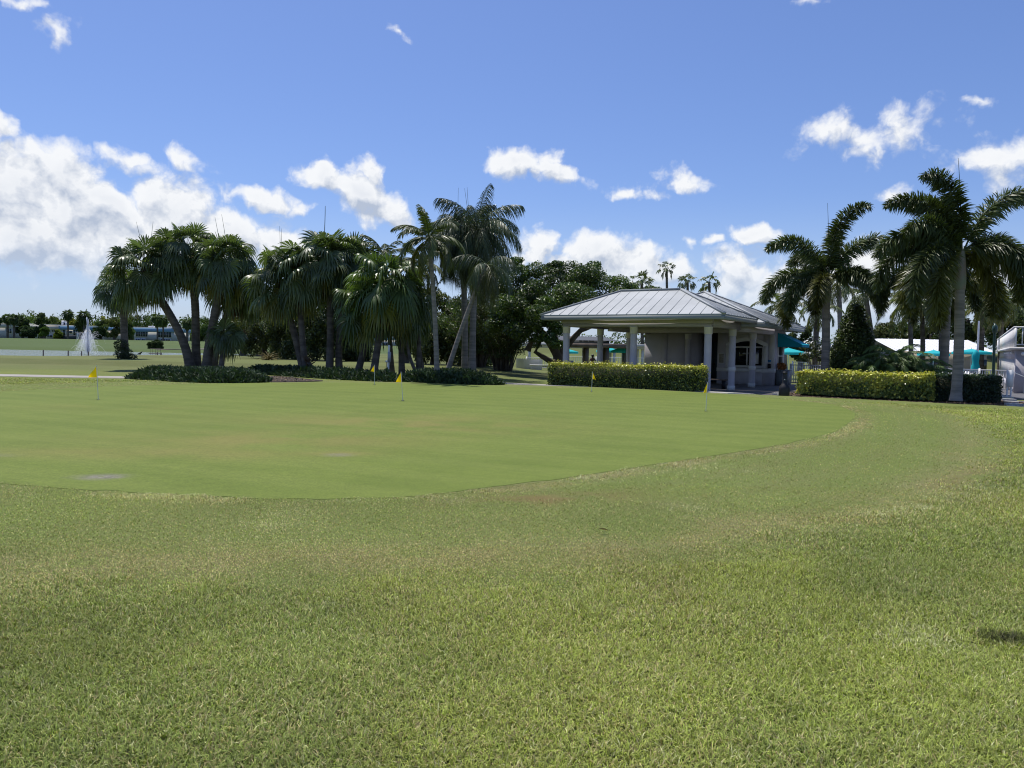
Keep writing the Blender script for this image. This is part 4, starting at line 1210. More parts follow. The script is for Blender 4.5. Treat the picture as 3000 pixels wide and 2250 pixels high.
def winwall(mb):
    zt = 2.795
    ub(mb, 3.97, 4.72, WV, WV + .22, FLOOR - .1, zt); ub(mb, 6.42, 6.998, WV, WV + .22, FLOOR - .1, zt)
    ub(mb, 4.72, 6.42, WV, WV + .22, FLOOR - .1, .80); ub(mb, 4.72, 6.42, WV, WV + .22, 2.16, zt)
    # arch spandrels above the window
    n = 16; c = 5.57; hw = .85; zs, rise = 1.92, .24
    us = np.linspace(4.72, 6.42, n + 1); zz = zs + rise * (1 - ((us - c) / hw) ** 2)
    for k in range(n):
        mb.add([PV(us[k], WV, zz[k]), PV(us[k + 1], WV, zz[k + 1]), PV(us[k + 1], WV, 2.16), PV(us[k], WV, 2.16)], [[0, 1, 2, 3]])
        mb.add([PV(us[k], WV + .22, zz[k]), PV(us[k + 1], WV + .22, zz[k + 1]), PV(us[k + 1], WV, zz[k + 1]), PV(us[k], WV, zz[k])], [[0, 1, 2, 3]])
    # side wall with serving hatch
    ub(mb, 6.78, 7.0, WV + .222, 11.3, FLOOR - .1, zt); ub(mb, 6.78, 7.0, 12.5, 12.9, FLOOR - .1, zt); ub(mb, 6.78, 7.0, 11.3, 12.5, FLOOR - .1, .85); ub(mb, 6.78, 7.0, 11.3, 12.5, 2.05, zt)
    ub(mb, 3.97, 4.15, WV + .222, 12.9, FLOOR - .1, 2.78); ub(mb, 4.15, 6.78, 12.7, 12.9, FLOOR - .1, 2.78)
part('wall', M['stucco'], winwall, label='grey stucco wall with the arched serving window')
part('wall', M['darkrec'], lambda mb: (ub(mb, 2.752, 3.968, 12.0, 12.2, FLOOR - .1, 2.79),), label='back of the dark recess between the walls')
dr = part('door', M['tealdoor'], lambda mb: (ub(mb, 2.80, 3.30, 11.94, 11.998, FLOOR + .02, 2.1), ub(mb, 3.31, 3.80, 11.94, 11.998, FLOOR + .02, 2.1)))
mb = MB(); ub(mb, 3.22, 3.27, 11.90, 11.94, .8, .92); ub(mb, 3.34, 3.39, 11.90, 11.94, .8, .92); mb.build('handle', M['black'], dr)
part('dado_trim', M['whitep'], lambda mb: (ub(mb, 3.965, 7.01, WV - .05, WV - .001, .50, .70), ub(mb, 7.001, 7.04, WV - .05, 11.25, .50, .70)))
part('corner_trim', M['whitep'], lambda mb: (ub(mb, 6.74, 7.02, WV - .03, WV - .001, .70, 2.52),))


def archframe(mb):
    n = 20; c = 5.57; us = np.linspace(4.45, 6.69, n + 1); 
    def zo(u): return 2.02 + .34 * (1 - ((u - c) / 1.12) ** 2)
    def zi(u): return 1.92 + .24 * (1 - min(1, ((u - c) / .85) ** 2))
    y0, y1 = WV - .06, WV - .001
    ub(mb, 4.45, 4.72, y0, y1, .70, 1.92); ub(mb, 6.42, 6.69, y0, y1, .70, 1.92)
    for k in range(n):
        a, b = us[k], us[k + 1]
        za, zb = zi(a), zi(b)
        mb.add([PV(a, y0, za), PV(b, y0, zb), PV(b, y0, zo(b)), PV(a, y0, zo(a))], [[0, 1, 2, 3]])
        mb.add([PV(a, y0, zo(a)), PV(b, y0, zo(b)), PV(b, y1, zo(b)), PV(a, y1, zo(a))], [[0, 1, 2, 3]])
        mb.add([PV(a, y1, za), PV(b, y1, zb), PV(b, y0, zb), PV(a, y0, za)], [[0, 1, 2, 3]])
wf = part('window', M['glass'], lambda mb: ub(mb, 4.70, 6.44, WV + .10, WV + .12, .79, 2.18))
for nm, mt, fn in (('arch_frame', 'whitep', archframe), ('sill', 'whitep', lambda mb: ub(mb, 4.50, 6.62, WV - .16, WV - .062, .74, .82)),
                   ('frame', 'whitep', lambda mb: (ub(mb, 4.72, 4.78, WV + .04, WV + .09, .80, 1.86), ub(mb, 6.36, 6.42, WV + .04, WV + .09, .80, 1.86), ub(mb, 5.53, 5.60, WV + .04, WV + .09, .86, 1.80), ub(mb, 4.78, 6.36, WV + .04, WV + .09, 1.80, 1.88), ub(mb, 4.78, 6.36, WV + .04, WV + .09, .80, .86))),
                   ('notice', 'paper', lambda mb: ub(mb, 5.88, 6.18, WV + .085, WV + .095, .95, 1.50))):
    mb = MB(); fn(mb); mb.build(nm, M[mt], wf)
sw = part('window', M['glass'], lambda mb: ub(mb, 6.86, 6.88, 11.3, 12.5, .86, 2.04))
mb = MB(); ub(mb, 6.92, 7.03, 11.25, 11.33, .85, 2.06); ub(mb, 6.92, 7.03, 12.47, 12.55, .85, 2.06); ub(mb, 6.92, 7.03, 11.33, 12.47, 1.36, 1.42); ub(mb, 6.92, 7.16, 11.2, 12.6, .79, .85); mb.build('frame', M['whitep'], sw)
nb = part('notice_board', M['whitep'], lambda mb: (ub(mb, 4.04, 4.38, WV - .05, WV - .002, .92, 1.50),))
mb = MB(); ub(mb, 4.08, 4.34, WV - .06, WV - .051, .96, 1.46); mb.build('poster', M['tan'], nb)
part('wall_box', M['black'], lambda mb: ub(mb, 6.52 + .2, 6.52 + .34, WV - .14, WV - .052, .74, .97))
part('wall_sign', M['blue'], lambda mb: ub(mb, 6.50 + .2, 6.52 + .34, WV - .05, WV - .031, 1.06, 1.18))
aw = part('awning', M['teal'], lambda mb: None) if 0 else None


def awning(mb):
    v0, v1 = 11.05, 13.0; u0, u1 = 7.02, 8.28; zt, zb, zl = 2.62, 2.02, 1.88
    A = [PV(u0, v0, zt), PV(u0, v1, zt), PV(u1, v1, zb), PV(u1, v0, zb)]
    lo = [PV(u0, v0, zl), PV(u0, v1, zl), PV(u1, v1, zl), PV(u1, v0, zl)]
    for s in (0, .02):
        d = np.array([0, 0, -s])
        mb.add([np.array(q) + d for q in A], [[0, 3, 2, 1]] if s == 0 else [[0, 1, 2, 3]])
    for (a, b, c, d) in ((A[0], A[3], lo[3], lo[0]), (A[1], A[2], lo[2], lo[1]), (A[3], A[2], lo[2], lo[3])):
        mb.add([a, b, c, d], [[0, 1, 2, 3]])
part('awning', M['teal'], awning, label='teal canvas awning over the side hatch')

# grey cabinet below the hatch, brown bag on it
cb = MB(); ub(cb, 7.06, 7.65, 10.75, 11.6, FLOOR, .62); ub(cb, 7.05, 7.67, 10.73, 11.62, .62, .66)
tag(cb.build('cabinet', M['metal']), 'grey metal cabinet under the teal awning beside the hatch', 'cabinet')
rg = np.random.default_rng(81)
mb = MB(); c = PV(7.28, 11.0, .84); leaf_cloud(mb, [((c[0], c[1], c[2]), (.24, .2, .2))], 500, .12, rg, (2.6, 1.7, 1.2), shell=.3)
tag(mb.build('dried_plant', M['dead']), 'brown dried plant standing on the grey cabinet', 'plant')

# bench in the recess
bn = thing('bench', 'low dark bench by the end of the long hedge under the roof', 'bench', Vector(PV(5.6, 4.6, FLOOR)))
mb = MB(); ub(mb, 4.9, 6.2, 4.4, 4.8, .22, .28); mb.build('seat', M['wood'], bn)
for a in (5.0, 5.95):
    mb = MB(); ub(mb, a, a + .14, 4.45, 4.75, FLOOR + .02, .22); mb.build('leg', M['black'], bn)

# ---- pavings (each a thin sheet a few millimetres over the lawn)


def sheet(name, poly, mat, dz, n=1, kind='structure', thick=.03):
    """poly: list of (x, y); laid over the terrain"""
    mb = MB(); P_ = np.array(poly, float); c = P_.mean(0)
    rings = np.array([0.001, .2, .4, .6, .8, 1.0])[:, None, None]
    D = []
    for k in range(len(P_)):
        for t in np.linspace(0, 1, 8, endpoint=False):
            D.append(P_[k] * (1 - t) + P_[(k + 1) % len(P_)] * t)
    D = np.array(D); Q = c + rings * (D - c)[None]
    z = H(Q[..., 0], Q[..., 1]) + dz
    V = np.concatenate([Q, z[..., None]], -1); nt_ = len(D)
    low = V[-1].copy(); low[:, 2] -= thick + .05
    V = np.concatenate([V, low[None]], 0)
    i = np.arange(len(V) - 1)[:, None] * nt_; j = np.arange(nt_)[None]; j2 = (j + 1) % nt_
    mb.add(V.reshape(-1, 3), np.stack([i + j, i + nt_ + j, i + nt_ + j2, i + j2], -1).reshape(-1, 4))
    return tag(mb.build(name, mat, smooth=False, loc=Vector((0, 0, 0))), kind=kind)


def strip(name, pts, w0, mat, dz, thick=.03):
    P_ = catmull_open(pts, 12); T = unit(np.gradient(P_, axis=0)); N = np.stack([-T[:, 1], T[:, 0]], -1)
    mb = MB(); rows = []
    for s in (-1, -.5, 0, .5, 1):
        q = P_ + N * s * w0 / 2; rows.append(np.concatenate([q, (H(q[:, 0], q[:, 1]) + dz)[:, None]], -1))
    rows = [rows[0] - np.array([0, 0, thick + .05])] + rows + [rows[-1] - np.array([0, 0, thick + .05])]
    V = np.stack(rows, 0); K = V.shape[1]
    i = np.arange(len(rows) - 1)[:, None] * K; j = np.arange(K - 1)[None]
    mb.add(V.reshape(-1, 3), np.stack([i + j, i + j + 1, i + K + j + 1, i + K + j], -1).reshape(-1, 4)[:, ::-1])
    return tag(mb.build(name, mat, loc=Vector((0, 0, 0))), kind='structure')


def catmull_open(pts, n):
    P_ = [np.array(p, float) for p in pts]; P_ = [2 * P_[0] - P_[1]] + P_ + [2 * P_[-1] - P_[-2]]; out = []
    for i in range(1, len(P_) - 2):
        p0, p1, p2, p3 = P_[i - 1:i + 3]
        for t in np.linspace(0, 1, n, endpoint=False):
            out.append(.5 * ((2 * p1) + (-p0 + p2) * t + (2 * p0 - 5 * p1 + 4 * p2 - p3) * t * t + (-p0 + 3 * p1 - 3 * p2 + p3) * t ** 3))
    out.append(P_[-2]); return np.array(out)


g2 = lambda px, py, z=0: tuple(gnd(px, py, z))[:2]
strip('path', [(-60, 33.6), (-34, 32.9), (-24, 32.7), (-18, 33.0), (-15, 33.6), (-13, 34.4)], 1.9, M['path'], .012)
strip('path', [(-3.6, 36.2), (-1.5, 34.9), (.2, 33.7), (1.6, 33.1), (3.4, 32.5)], 1.2, M['path'], .012)
sheet('patio', [P2(4.6, -1.75), P2(8.0, -2.3), P2(8.9, -1.9), P2(9.2, -.9), P2(6.0, -.9), P2(4.6, -.9)], M['conc'], .03)
ASPH = [(19.2, 29.6), (20.5, 33.5), (21.3, 37.5), P2(9.3, 11.0), P2(9.3, 0.2), (14, 33.6), (17.6, 31.8), (18.6, 30.2), (19.0, 27.0), (30, 22), (36, 36), (25, 40)]
strip('asphalt_path', [(12.2, 31.5 + 2.6), (15.6, 32.0), (18.6, 30.6), (21.0, 28.4), (30, 24)], 2.6, M['asphalt'], .010)
sheet('pool_apron', [(17.0, 34.0), (22, 31.2), (40, 25), (52, 42), (24, 60), P2(9.25, 13.2), P2(9.25, 2)], M['asphalt'], .004)
# mulch below the hedges
rg = np.random.default_rng(9)


def mulch_poly(pts):
    return catmull(pts, 5)


sheet('mulch_bed', mulch_poly([(11.2, 31.3), (12.6, 29.9), (14.6, 28.3), (16.4, 27.0), (18.4, 26.3), (19.6, 26.6), (20.3, 28.6), (18.6, 30.6), (15, 32.4), (12.5, 33.8), (11.2, 33.2)]), M['soil'], .02)
sheet('mulch_bed', mulch_poly([(-10.4, 31.2), (-9.2, 31.7), (-8.2, 32.9), (-9.4, 34.6), (-11.5, 36.8), (-14.2, 36.2), (-13.6, 33.4), (-12.0, 31.2)]), M['soil'], .02)
# bark chips scattered on the beds
mb = MB()
for poly, n in ((mulch_poly([(11.4, 31.3), (12.6, 30.0), (14.6, 28.4), (16.4, 27.1), (18.4, 26.4), (19.5, 26.7), (20.1, 28.6), (18.4, 30.4), (15, 32.2), (12.5, 33.6)]), 5200), (mulch_poly([(-10.4, 31.3), (-9.3, 31.8), (-8.4, 32.9), (-9.5, 34.4), (-11.5, 36.5), (-13.4, 33.6), (-12.0, 31.4)]), 700)):
    lo, hi = poly.min(0), poly.max(0)
    x = rg.uniform(lo[0], hi[0], n * 2); y = rg.uniform(lo[1], hi[1], n * 2); k = sdf(x, y, poly) < -.05; x, y = x[k], y[k]; n = len(x)
    th = rg.uniform(0, 6.28, n); s = rg.uniform(.02, .05, n); z = H(x, y) + .035
    a = np.stack([np.cos(th) * s, np.sin(th) * s, rg.normal(0, .3, n) * s], -1); b = np.stack([-np.sin(th) * s * .4, np.cos(th) * s * .4, rg.normal(0, .3, n) * s], -1)
    c = np.stack([x, y, z], -1); V = np.stack([c - a, c + b, c + a, c - b], 1)
    col = np.array([1, .8, .62]) * rg.uniform(.3, 2.6, n)[:, None]
    mb.add(V.reshape(-1, 3), np.arange(n)[:, None] * 4 + np.arange(4)[None], np.repeat(col, 4, 0))
tag(mb.build('bark_chips', leafmat('bark_chip', (.125, .11, .098), .9, .1, .0, var=.2), loc=Vector((0, 0, 0))), 'loose brown bark chips on the planting beds', 'bark chips', kind='stuff')

# ---- hedges
YG = np.array([[.55, .50, .085], [.45, .44, .08], [.36, .38, .07]]); DG = np.array([[.090, .130, .028], [.070, .105, .026], [.14, .17, .04]])


def hedge(name, label, p, q, w, h, n, size, topc, sidec, top_frac, seed, z0=None, mixside=.0, group=None):
    rng = np.random.default_rng(seed)
    p = np.array(p); q = np.array(q); L = np.linalg.norm(q - p); ax = (q - p) / L; nx_ = np.array([-ax[1], ax[0]])
    zb = float(H(*(p + q) / 2)) if z0 is None else z0
    mid = (p + q) / 2; t = thing(name, label, 'hedge', Vector((mid[0], mid[1], zb)), group)
    core = MB(); i_ = .09
    f = lambda a, b, c: (p[0] + ax[0] * a + nx_[0] * b, p[1] + ax[1] * a + nx_[1] * b, zb + c)
    core.box((i_, -w / 2 + i_, -.1), (L - i_, w / 2 - i_, h - i_), T=f)
    core.build('branches', surf('hedge_core', (.03, .036, .018), .9, .3, 8), t)  # plain dark box added inside the leaves to block light, no real twigs
    ar = np.array([L * h, L * h, w * h, w * h, L * w * 1.3]); k = rng.choice(5, n, p=ar / ar.sum())
    a = rng.uniform(0, L, n); b = rng.uniform(-w / 2, w / 2, n); c = h * rng.uniform(.02, 1, n)
    dep = np.where(rng.random(n) < .035, -rng.uniform(.02, .11, n), np.abs(rng.normal(0, .045, n))); bulge = .10 * (fbm(a * 1.5 + 7, c * 2 + k * 9.0, seed, 3) - .5) * 2
    nrm = np.zeros((n, 3))
    for kk, (arr, s, lim, ii) in enumerate(((b, -1, -w / 2, 1), (b, 1, w / 2, 1), (a, -1, 0, 0), (a, 1, L, 0), (c, 1, h, 2))):
        m_ = k == kk; arr[m_] = lim + s * (bulge[m_] - dep[m_] + .02); nrm[m_, ii] = s
    fresh = np.where(k == 4, 1.0, sst(1 - top_frac, 1 - top_frac * .35, c / h + rng.normal(0, .05, n)))
    nl = unit(nrm * .75 + rng.normal(size=(n, 3)) * .65 + np.array([0, 0, .3]))
    N = np.stack([ax[0] * nl[:, 0] + nx_[0] * nl[:, 1], ax[1] * nl[:, 0] + nx_[1] * nl[:, 1], nl[:, 2]], -1)
    C = np.stack([p[0] + ax[0] * a + nx_[0] * b, p[1] + ax[1] * a + nx_[1] * b, zb + c], -1)
    A = unit(np.cross(N, rng.normal(size=(n, 3)))); B = np.cross(N, A); sz = size * rng.uniform(.6, 1.35, n)[:, None]
    V = np.stack([C - A * sz * .5, C + B * sz * .27 + N * sz * .07, C + A * sz * .5, C - B * sz * .27 + N * sz * .07], 1)
    patch = fbm(a * 1.1, c * 1.3 + k, seed + 4, 3)
    fr = np.clip(fresh * .85 + mixside * sst(.34, .58, patch) + .05 + .15 * (mixside > .5), 0, 1)
    isf = rng.random(n) < fr
    col = np.where(isf[:, None], topc[rng.integers(0, len(topc), n)], sidec[rng.integers(0, len(sidec), n)]) * rng.uniform(.6, 1.35, n)[:, None]
    mb = MB(); mb.add(V.reshape(-1, 3), np.arange(n)[:, None] * 4 + np.arange(4)[None], np.repeat(col, 4, 0))
    mb.build('foliage', M['hedge'], t)
    return t


hp, hq = np.array([1.78, 33.35]), np.array([7.55, 29.85])
hedge('hedge', 'long clipped green hedge with yellow new leaves on top in front of the pavilion', hp, hq, .85, .97, 26000, .075, YG, DG, .26, 1, z0=-.02, mixside=.10)
hedge('hedge', 'yellow and green clipped hedge right of the black ash urn', (12.15, 31.85), (16.05, 28.85), .95, .92, 19000, .105, YG * 1.05, DG * 1.25, .42, 2, z0=-.12, mixside=.72)
hedge('hedge', 'dark green clipped hedge at the right of the tallest foxtail palm', (16.0, 29.4), (18.35, 28.75), 1.15, .98, 17000, .07, np.array([[.05, .085, .028]]), np.array([[.036, .058, .024], [.028, .05, .022]]), .1, 3, z0=-.14)

# ---- ash urn
b = gnd(2297, 1160, -.12)
ur = thing('ash_urn', 'black bottle shaped ash urn at the edge of the grass', 'ash urn', b)
mb = MB(); mb.lathe(b, [(.0, 0), (.195, 0), (.205, .03), (.205, .30), (.19, .37), (.12, .46), (.085, .54), (.072, .86)], 24); mb.build('body', M['black'], ur, smooth=True)
mb = MB(); mb.lathe(b, [(.072, .86), (.088, .865), (.088, .93), (.07, .95), (0, .955)], 24); mb.build('cap', M['black'], ur)
mb = MB(); d = np.array([-b.x, -b.y, 0]); d = d / np.linalg.norm(d); s = np.array([-d[1], d[0], 0]); c = np.array(b) + d * .083
mb.add([c + s * .02 + [0, 0, .63], c - s * .02 + [0, 0, .63], c - s * .02 + [0, 0, .67], c + s * .02 + [0, 0, .67]], [[0, 1, 2, 3]]); mb.build('label_plate', M['paper'], ur)

# ---- putting flags
FGp = 'yellow flags on the putting green'


def flag(label, base_px, top_px, out, drop, seed):
    b = gnd(base_px[0], base_px[1], 0); top = at(top_px[0], top_px[1], b.y)
    t = thing('flag_stick', label, 'flag', b, FGp)
    L = (top - b).length
    mb = MB(); mb.tube([b, b + (top - b) * .5, top], .0085, 8); mb.build('pole', M['whitef'], t)
    mb = MB(); rng = np.random.default_rng(seed); ax = np.array((b - top).normalized()); hgt = .30 * L / .85
    n = 8; V = []
    for i_ in range(n + 1):
        r = i_ / n
        ln = hgt * (1 - .86 * r)
        for j_ in range(5):
            s = j_ / 4
            o = np.array(top) + ax * (hgt * (.02 + s * 1.0) * (1 - r) + hgt * .55 * r * (1 if 1 else 0) + drop * r * hgt * .6)
            V.append(o + np.array([out * r * .22 * L / .85, .05 * math.sin(r * 5 + s * 2 + seed) * r, 0]))
    f = [(i_ * 5 + j_, i_ * 5 + j_ + 1, (i_ + 1) * 5 + j_ + 1, (i_ + 1) * 5 + j_) for i_ in range(n) for j_ in range(4)]
    mb.add(V, f); mb.build('flag_cloth', flagm, t, smooth=True)
    # cup in the turf
    mb = MB(); mb.lathe((b.x, b.y, float(H(b.x, b.y)) + .008), [(.0, 0), (.054, 0), (.056, .001)], 16); mb.build('cup', M['black'], t)


flagm = leafmat('yellow_flag', (.86, .66, .015), .75, .15, .38, tcol=(1.0, .9, .3), var=.04)
flag('yellow flag hanging left at the far left of the green', (288, 1170), (283, 1070), -1, .8, 1)
flag('yellow flag standing alone in the middle of the green', (1180, 1174), (1175, 1089), -.8, .8, 2)
flag('small yellow flag at the far edge before the middle palm clump', (1097, 1127), (1097, 1069), -.75, .6, 3)
flag('yellow flag in front of the long hedge', (1733, 1148), (1736, 1089), .7, .9, 4)
flag('yellow flag nearest the pavilion entrance at the right of the green', (2068, 1203), (2073, 1120), -.5, .9, 5)

# flat edging stones
ST = surf('pale_stone', (.55, .53, .49), .85, .15, 5, .4, 30)


def stone(label, px, py, z, sx, sy, sz_, rot, seed, group):
    b = gnd(px, py, z); rng = np.random.default_rng(seed); n = 9; th = np.arange(n) * 2 * math.pi / n
    r = rng.uniform(.8, 1.15, n); x = np.cos(th) * sx * r; y = np.sin(th) * sy * r; c_, s_ = math.cos(rot), math.sin(rot)
    poly = [(b.x + x[i] * c_ - y[i] * s_, b.y + x[i] * s_ + y[i] * c_) for i in range(n)]
    mb = MB(); mb.prism(poly, b.z - .03, b.z + sz_)
    o = mb.build('stone', ST); tag(o, label, 'stone', group)


for q, (px, py) in enumerate(((2938, 1160), (2946, 1167), (2955, 1174), (2962, 1181), (2969, 1188), (2975, 1195))):
    stone('%s flat pale stone edging the path at the far right, counted from the back' % ('first', 'second', 'third', 'fourth', 'fifth', 'frontmost')[q], px, py, -.17, .30, .17, .075, -.55, q, 'flat pale stones edging the path')
for q, (px, py) in enumerate(((2272, 1155), (2280, 1152), (2287, 1158))):
    stone(('flat pale stone at the end of the patio left of the ash urn', 'flat pale stone behind the one at the patio end', 'flat pale stone touching the ash urn')[q], px, py, -.17, .2, .1, .05, .5, 20 + q, 'flat pale stones by the ash urn')
# ------------------------------------------------------------------ broad leaved trees


def broad_tree(name, label, base, limbs, clumps, n, size, mat, seed, cat='tree', group=None, tr=.28, tint=(1, 1, 1), shell=.5, droop=.0, bark='bark_tree', aspect=.5):
    """limbs: list of point lists (first is the trunk); clumps: [(centre, radii)]"""
    rng = np.random.default_rng(seed)
    t = thing(name, label, cat, Vector(base), group)
    mb = MB()
    for k, L in enumerate(limbs):
        P = bez(L, 9) if len(L) < 5 else np.array([tuple(q) for q in L], float)
        r = tr if k == 0 else tr * .55
        mb.tube(P, taper(r * 1.1, r * (.75 if k == 0 else .3), len(P), .3 if k == 0 else 0), 9)
    mb.build('trunk', M[bark], t, smooth=True)
    mb = MB(); leaf_cloud(mb, clumps, n, size, rng, tint, shell, droop=droop, aspect=aspect)
    mb.build('crown', M[mat], t)
    return t


def clumps_in(c, R_, k, rng, rs=(.24, .40), flat=.8, low=-.45):
    out = []
    c = np.array(c, float); R_ = np.array(R_, float)
    for q in range(k):
        d = unit(rng.normal(size=3)[None])[0]
        d[2] = max(d[2], low)
        rr_ = rng.uniform(.55, .9)
        r = rng.uniform(*rs) * R_.mean()
        out.append((c + d * rr_ * R_, (r, r, r * flat)))
    return out


rg = np.random.default_rng(101)
# the large spreading tree left of the pavilion; trunk behind the hedge's left end
tb_ = at(1640, 1075, 47); tb_.z = -.2
A = lambda px, py, Z=47: np.array(at(px, py, Z))
cl = []
for (px, py, rx, ry, Z) in ((1480, 845, 75, 62, 48), (1560, 815, 70, 52, 49), (1650, 810, 80, 46, 50), (1740, 822, 85, 45, 49), (1810, 850, 60, 40, 48), (1600, 870, 95, 55, 46), (1700, 880, 95, 50, 46), (1500, 910, 70, 60, 46), (1545, 950, 70, 50, 45),
                            (1470, 930, 60, 45, 47), (1560, 905, 80, 50, 44.5), (1640, 925, 60, 40, 45), (1600, 965, 55, 40, 44.5), (1630, 1005, 38, 26, 44.6), (1575, 1000, 30, 22, 45), (1430, 865, 45, 50, 49), (1780, 900, 90, 40, 48), (1862, 850, 40, 24, 49), (1905, 852, 30, 16, 50), (1440, 800, 40, 30, 50), (1520, 775, 38, 22, 50), (1620, 778, 30, 18, 50), (1730, 780, 36, 16, 50)):
    c = A(px, py, Z); s = Z / FPX
    for q in range(5):
        d = unit(rg.normal(size=3)[None])[0]
        r = rg.uniform(.38, .62)
        cl.append((c + d * np.array([rx * s, 1.6, ry * s]) * .62, (rx * s * r, rx * s * r, ry * s * r * .95)))
limbs = [[tb_, A(1638, 1040), A(1628, 1000)], [A(1634, 1050), A(1600, 985), A(1560, 950)], [A(1636, 1040), A(1680, 985, 46.5), A(1720, 945, 46)], [A(1636, 1062), A(1615, 1060, 46.4), A(1590, 1045, 46.2), A(1568, 1031, 46), A(1578, 1012, 46), A(1592, 985, 46)],
         [A(1630, 1010), A(1610, 920), A(1600, 860)], [A(1700, 965, 46.3), A(1760, 950, 46), A(1800, 900, 47)], [A(1640, 1050), A(1668, 1000, 47), A(1716, 960, 47.5)], [A(1600, 985), A(1540, 930), A(1500, 890)], [A(1545, 1028, 46), A(1556, 1000, 46), A(1575, 975, 46)]]
broad_tree('spreading_tree', 'large spreading tree with a dense dark crown and forked trunk left of the pavilion', tb_, limbs, cl, 72000, .16, 'broad', 1, tr=.36, tint=np.array([[1, 1, 1], [.8, .9, .8], [1.45, 1.35, .9], [.65, .8, .7]]))

# bamboo-like clump between the queen palms and the spreading tree


def cane_clump(name, label, px, pbase, Z, halfw, top, seed, n=60, mat='dark', lean=.5, leaves=16000, cat='bamboo'):
    rng = np.random.default_rng(seed); b = at(px, pbase, Z); b.z = float(H(b.x, b.y)); s = Z / FPX; hh = (pbase - top) * s
    t = thing(name, label, cat, b); mb = MB(); cs = []
    for q in range(n):
        az = rng.uniform(0, 6.28); r0 = rng.uniform(0, .45) * halfw * s; L = hh * rng.uniform(.75, 1.15)
        P, _ = curve((b.x + math.cos(az) * r0, b.y + math.sin(az) * r0 * .7, b.z - .05), az, R(rng.uniform(68, 88)), L, R(rng.uniform(20, 80)) * lean * 1.6, 10, 2.0)
        mb.tube(P, np.linspace(.045, .012, 10), 5)
        for k in range(3, 10):
            if rng.random() < .8: cs.append((P[k] + rng.normal(0, .15, 3), (.42, .42, .34)))
    mb.build('canes', M['bark_tree'], t)
    mb = MB(); leaf_cloud(mb, cs, leaves, .26, rng, np.array([[1, 1, 1], [.75, .85, .8], [1.3, 1.2, .8]]), shell=.0, droop=.8, aspect=.22); mb.build('foliage', M[mat], t)
    return t


cane_clump('bamboo', 'dark bamboo clump with canes fanning out, left of the spreading tree', 1475, 1086, 53, 62, 860, 1, 90, 'dark', .55, 26000)
cane_clump('bamboo', 'lower bamboo clump right behind the two queen palm trunks', 1400, 1078, 57, 50, 880, 2, 60, 'broad', .55, 16000)

# rounded trees behind the palms (middle)
for (lab, px, top, base, Z, hw, mt, seed, n) in (
        ('dark dense tree hung with vines, right behind the middle palm clump', 960, 845, 1062, 68, 92, 'dark', 3, 17000),
        ('wide dark tree behind the left part of the middle palm clump', 870, 860, 1060, 72, 90, 'dark', 4, 15000),
        ('olive tree with drooping foliage between the two palm clumps', 775, 880, 1062, 76, 80, 'olive', 5, 12000),
        ('dark tree right behind the trunks at the right end of the middle clump', 1040, 855, 1063, 69, 60, 'dark', 6, 12000),
        ('olive green tree behind the slim grey palm', 1270, 845, 1068, 62, 75, 'olive', 7, 14000),
        ('broad olive tree behind the leaning queen palm trunk', 1350, 870, 1075, 60, 62, 'olive', 8, 12000),
        ('dark round tree behind the left queen palm foliage', 1410, 880, 1075, 61, 58, 'broad', 9, 11000),
        ('small dark tree seen between the bright fan palm and slim palm', 1190, 880, 1010, 66, 52, 'dark', 10, 7000)):
    rng = np.random.default_rng(seed * 7); s = Z / FPX; b = at(px, base, Z); b.z = float(H(b.x, b.y)); zc_ = (b.z + at(px, top, Z).z) / 2; hh = at(px, top, Z).z - b.z
    c = np.array([b.x, b.y, b.z + hh * .56]); Rr = np.array([hw * s, hw * s * .8, hh * .45])
    cl = clumps_in(c, Rr, 34, rng, (.22, .36), .9, -.95)
    if px != 1190:
        for q in range(12):
            a = rng.uniform(0, 6.28); cl.append((np.array([b.x + math.cos(a) * Rr[0] * .7, b.y + math.sin(a) * Rr[1] * .7, b.z + rng.uniform(.4, 1.5)]), (.6, .6, .7)))
    limbs = [[b, c - [0, 0, hh * .2], c + [0, 0, hh * .2]], [c - [0, 0, hh * .3], c + [Rr[0] * .3, 0, 0], c + [Rr[0] * .6, 0, hh * .2]], [c - [0, 0, hh * .3], c + [-Rr[0] * .3, 0, 0], c + [-Rr[0] * .6, 0, hh * .2]]]
    broad_tree('tree', lab, b, limbs, cl, n, .30, mt, seed + 20, tint=np.array([[1, 1, 1], [.75, .85, .8], [1.35, 1.2, .8]]), droop=.5, aspect=.35, tr=.22, shell=.35)
# yellowish cordyline-like shrub in front of them
b = at(787, 1046, 66); b.z = float(H(b.x, b.y))
t = thing('shrub', 'small yellowish spiky shrub at the foot of the dark trees between the clumps', 'shrub', b); mb = MB()
for q in range(36):
    fan = R(85 - 75 * ((q + .5) / 36)); P, _ = curve(b, q * 2.4, fan, 1.1, R(70), 6); mb.tube(P, np.linspace(.05, .008, 6), 3)
mb.build('foliage', leafmat('yellow_leaf', (.20, .16, .05), .5, .3, .2), t)
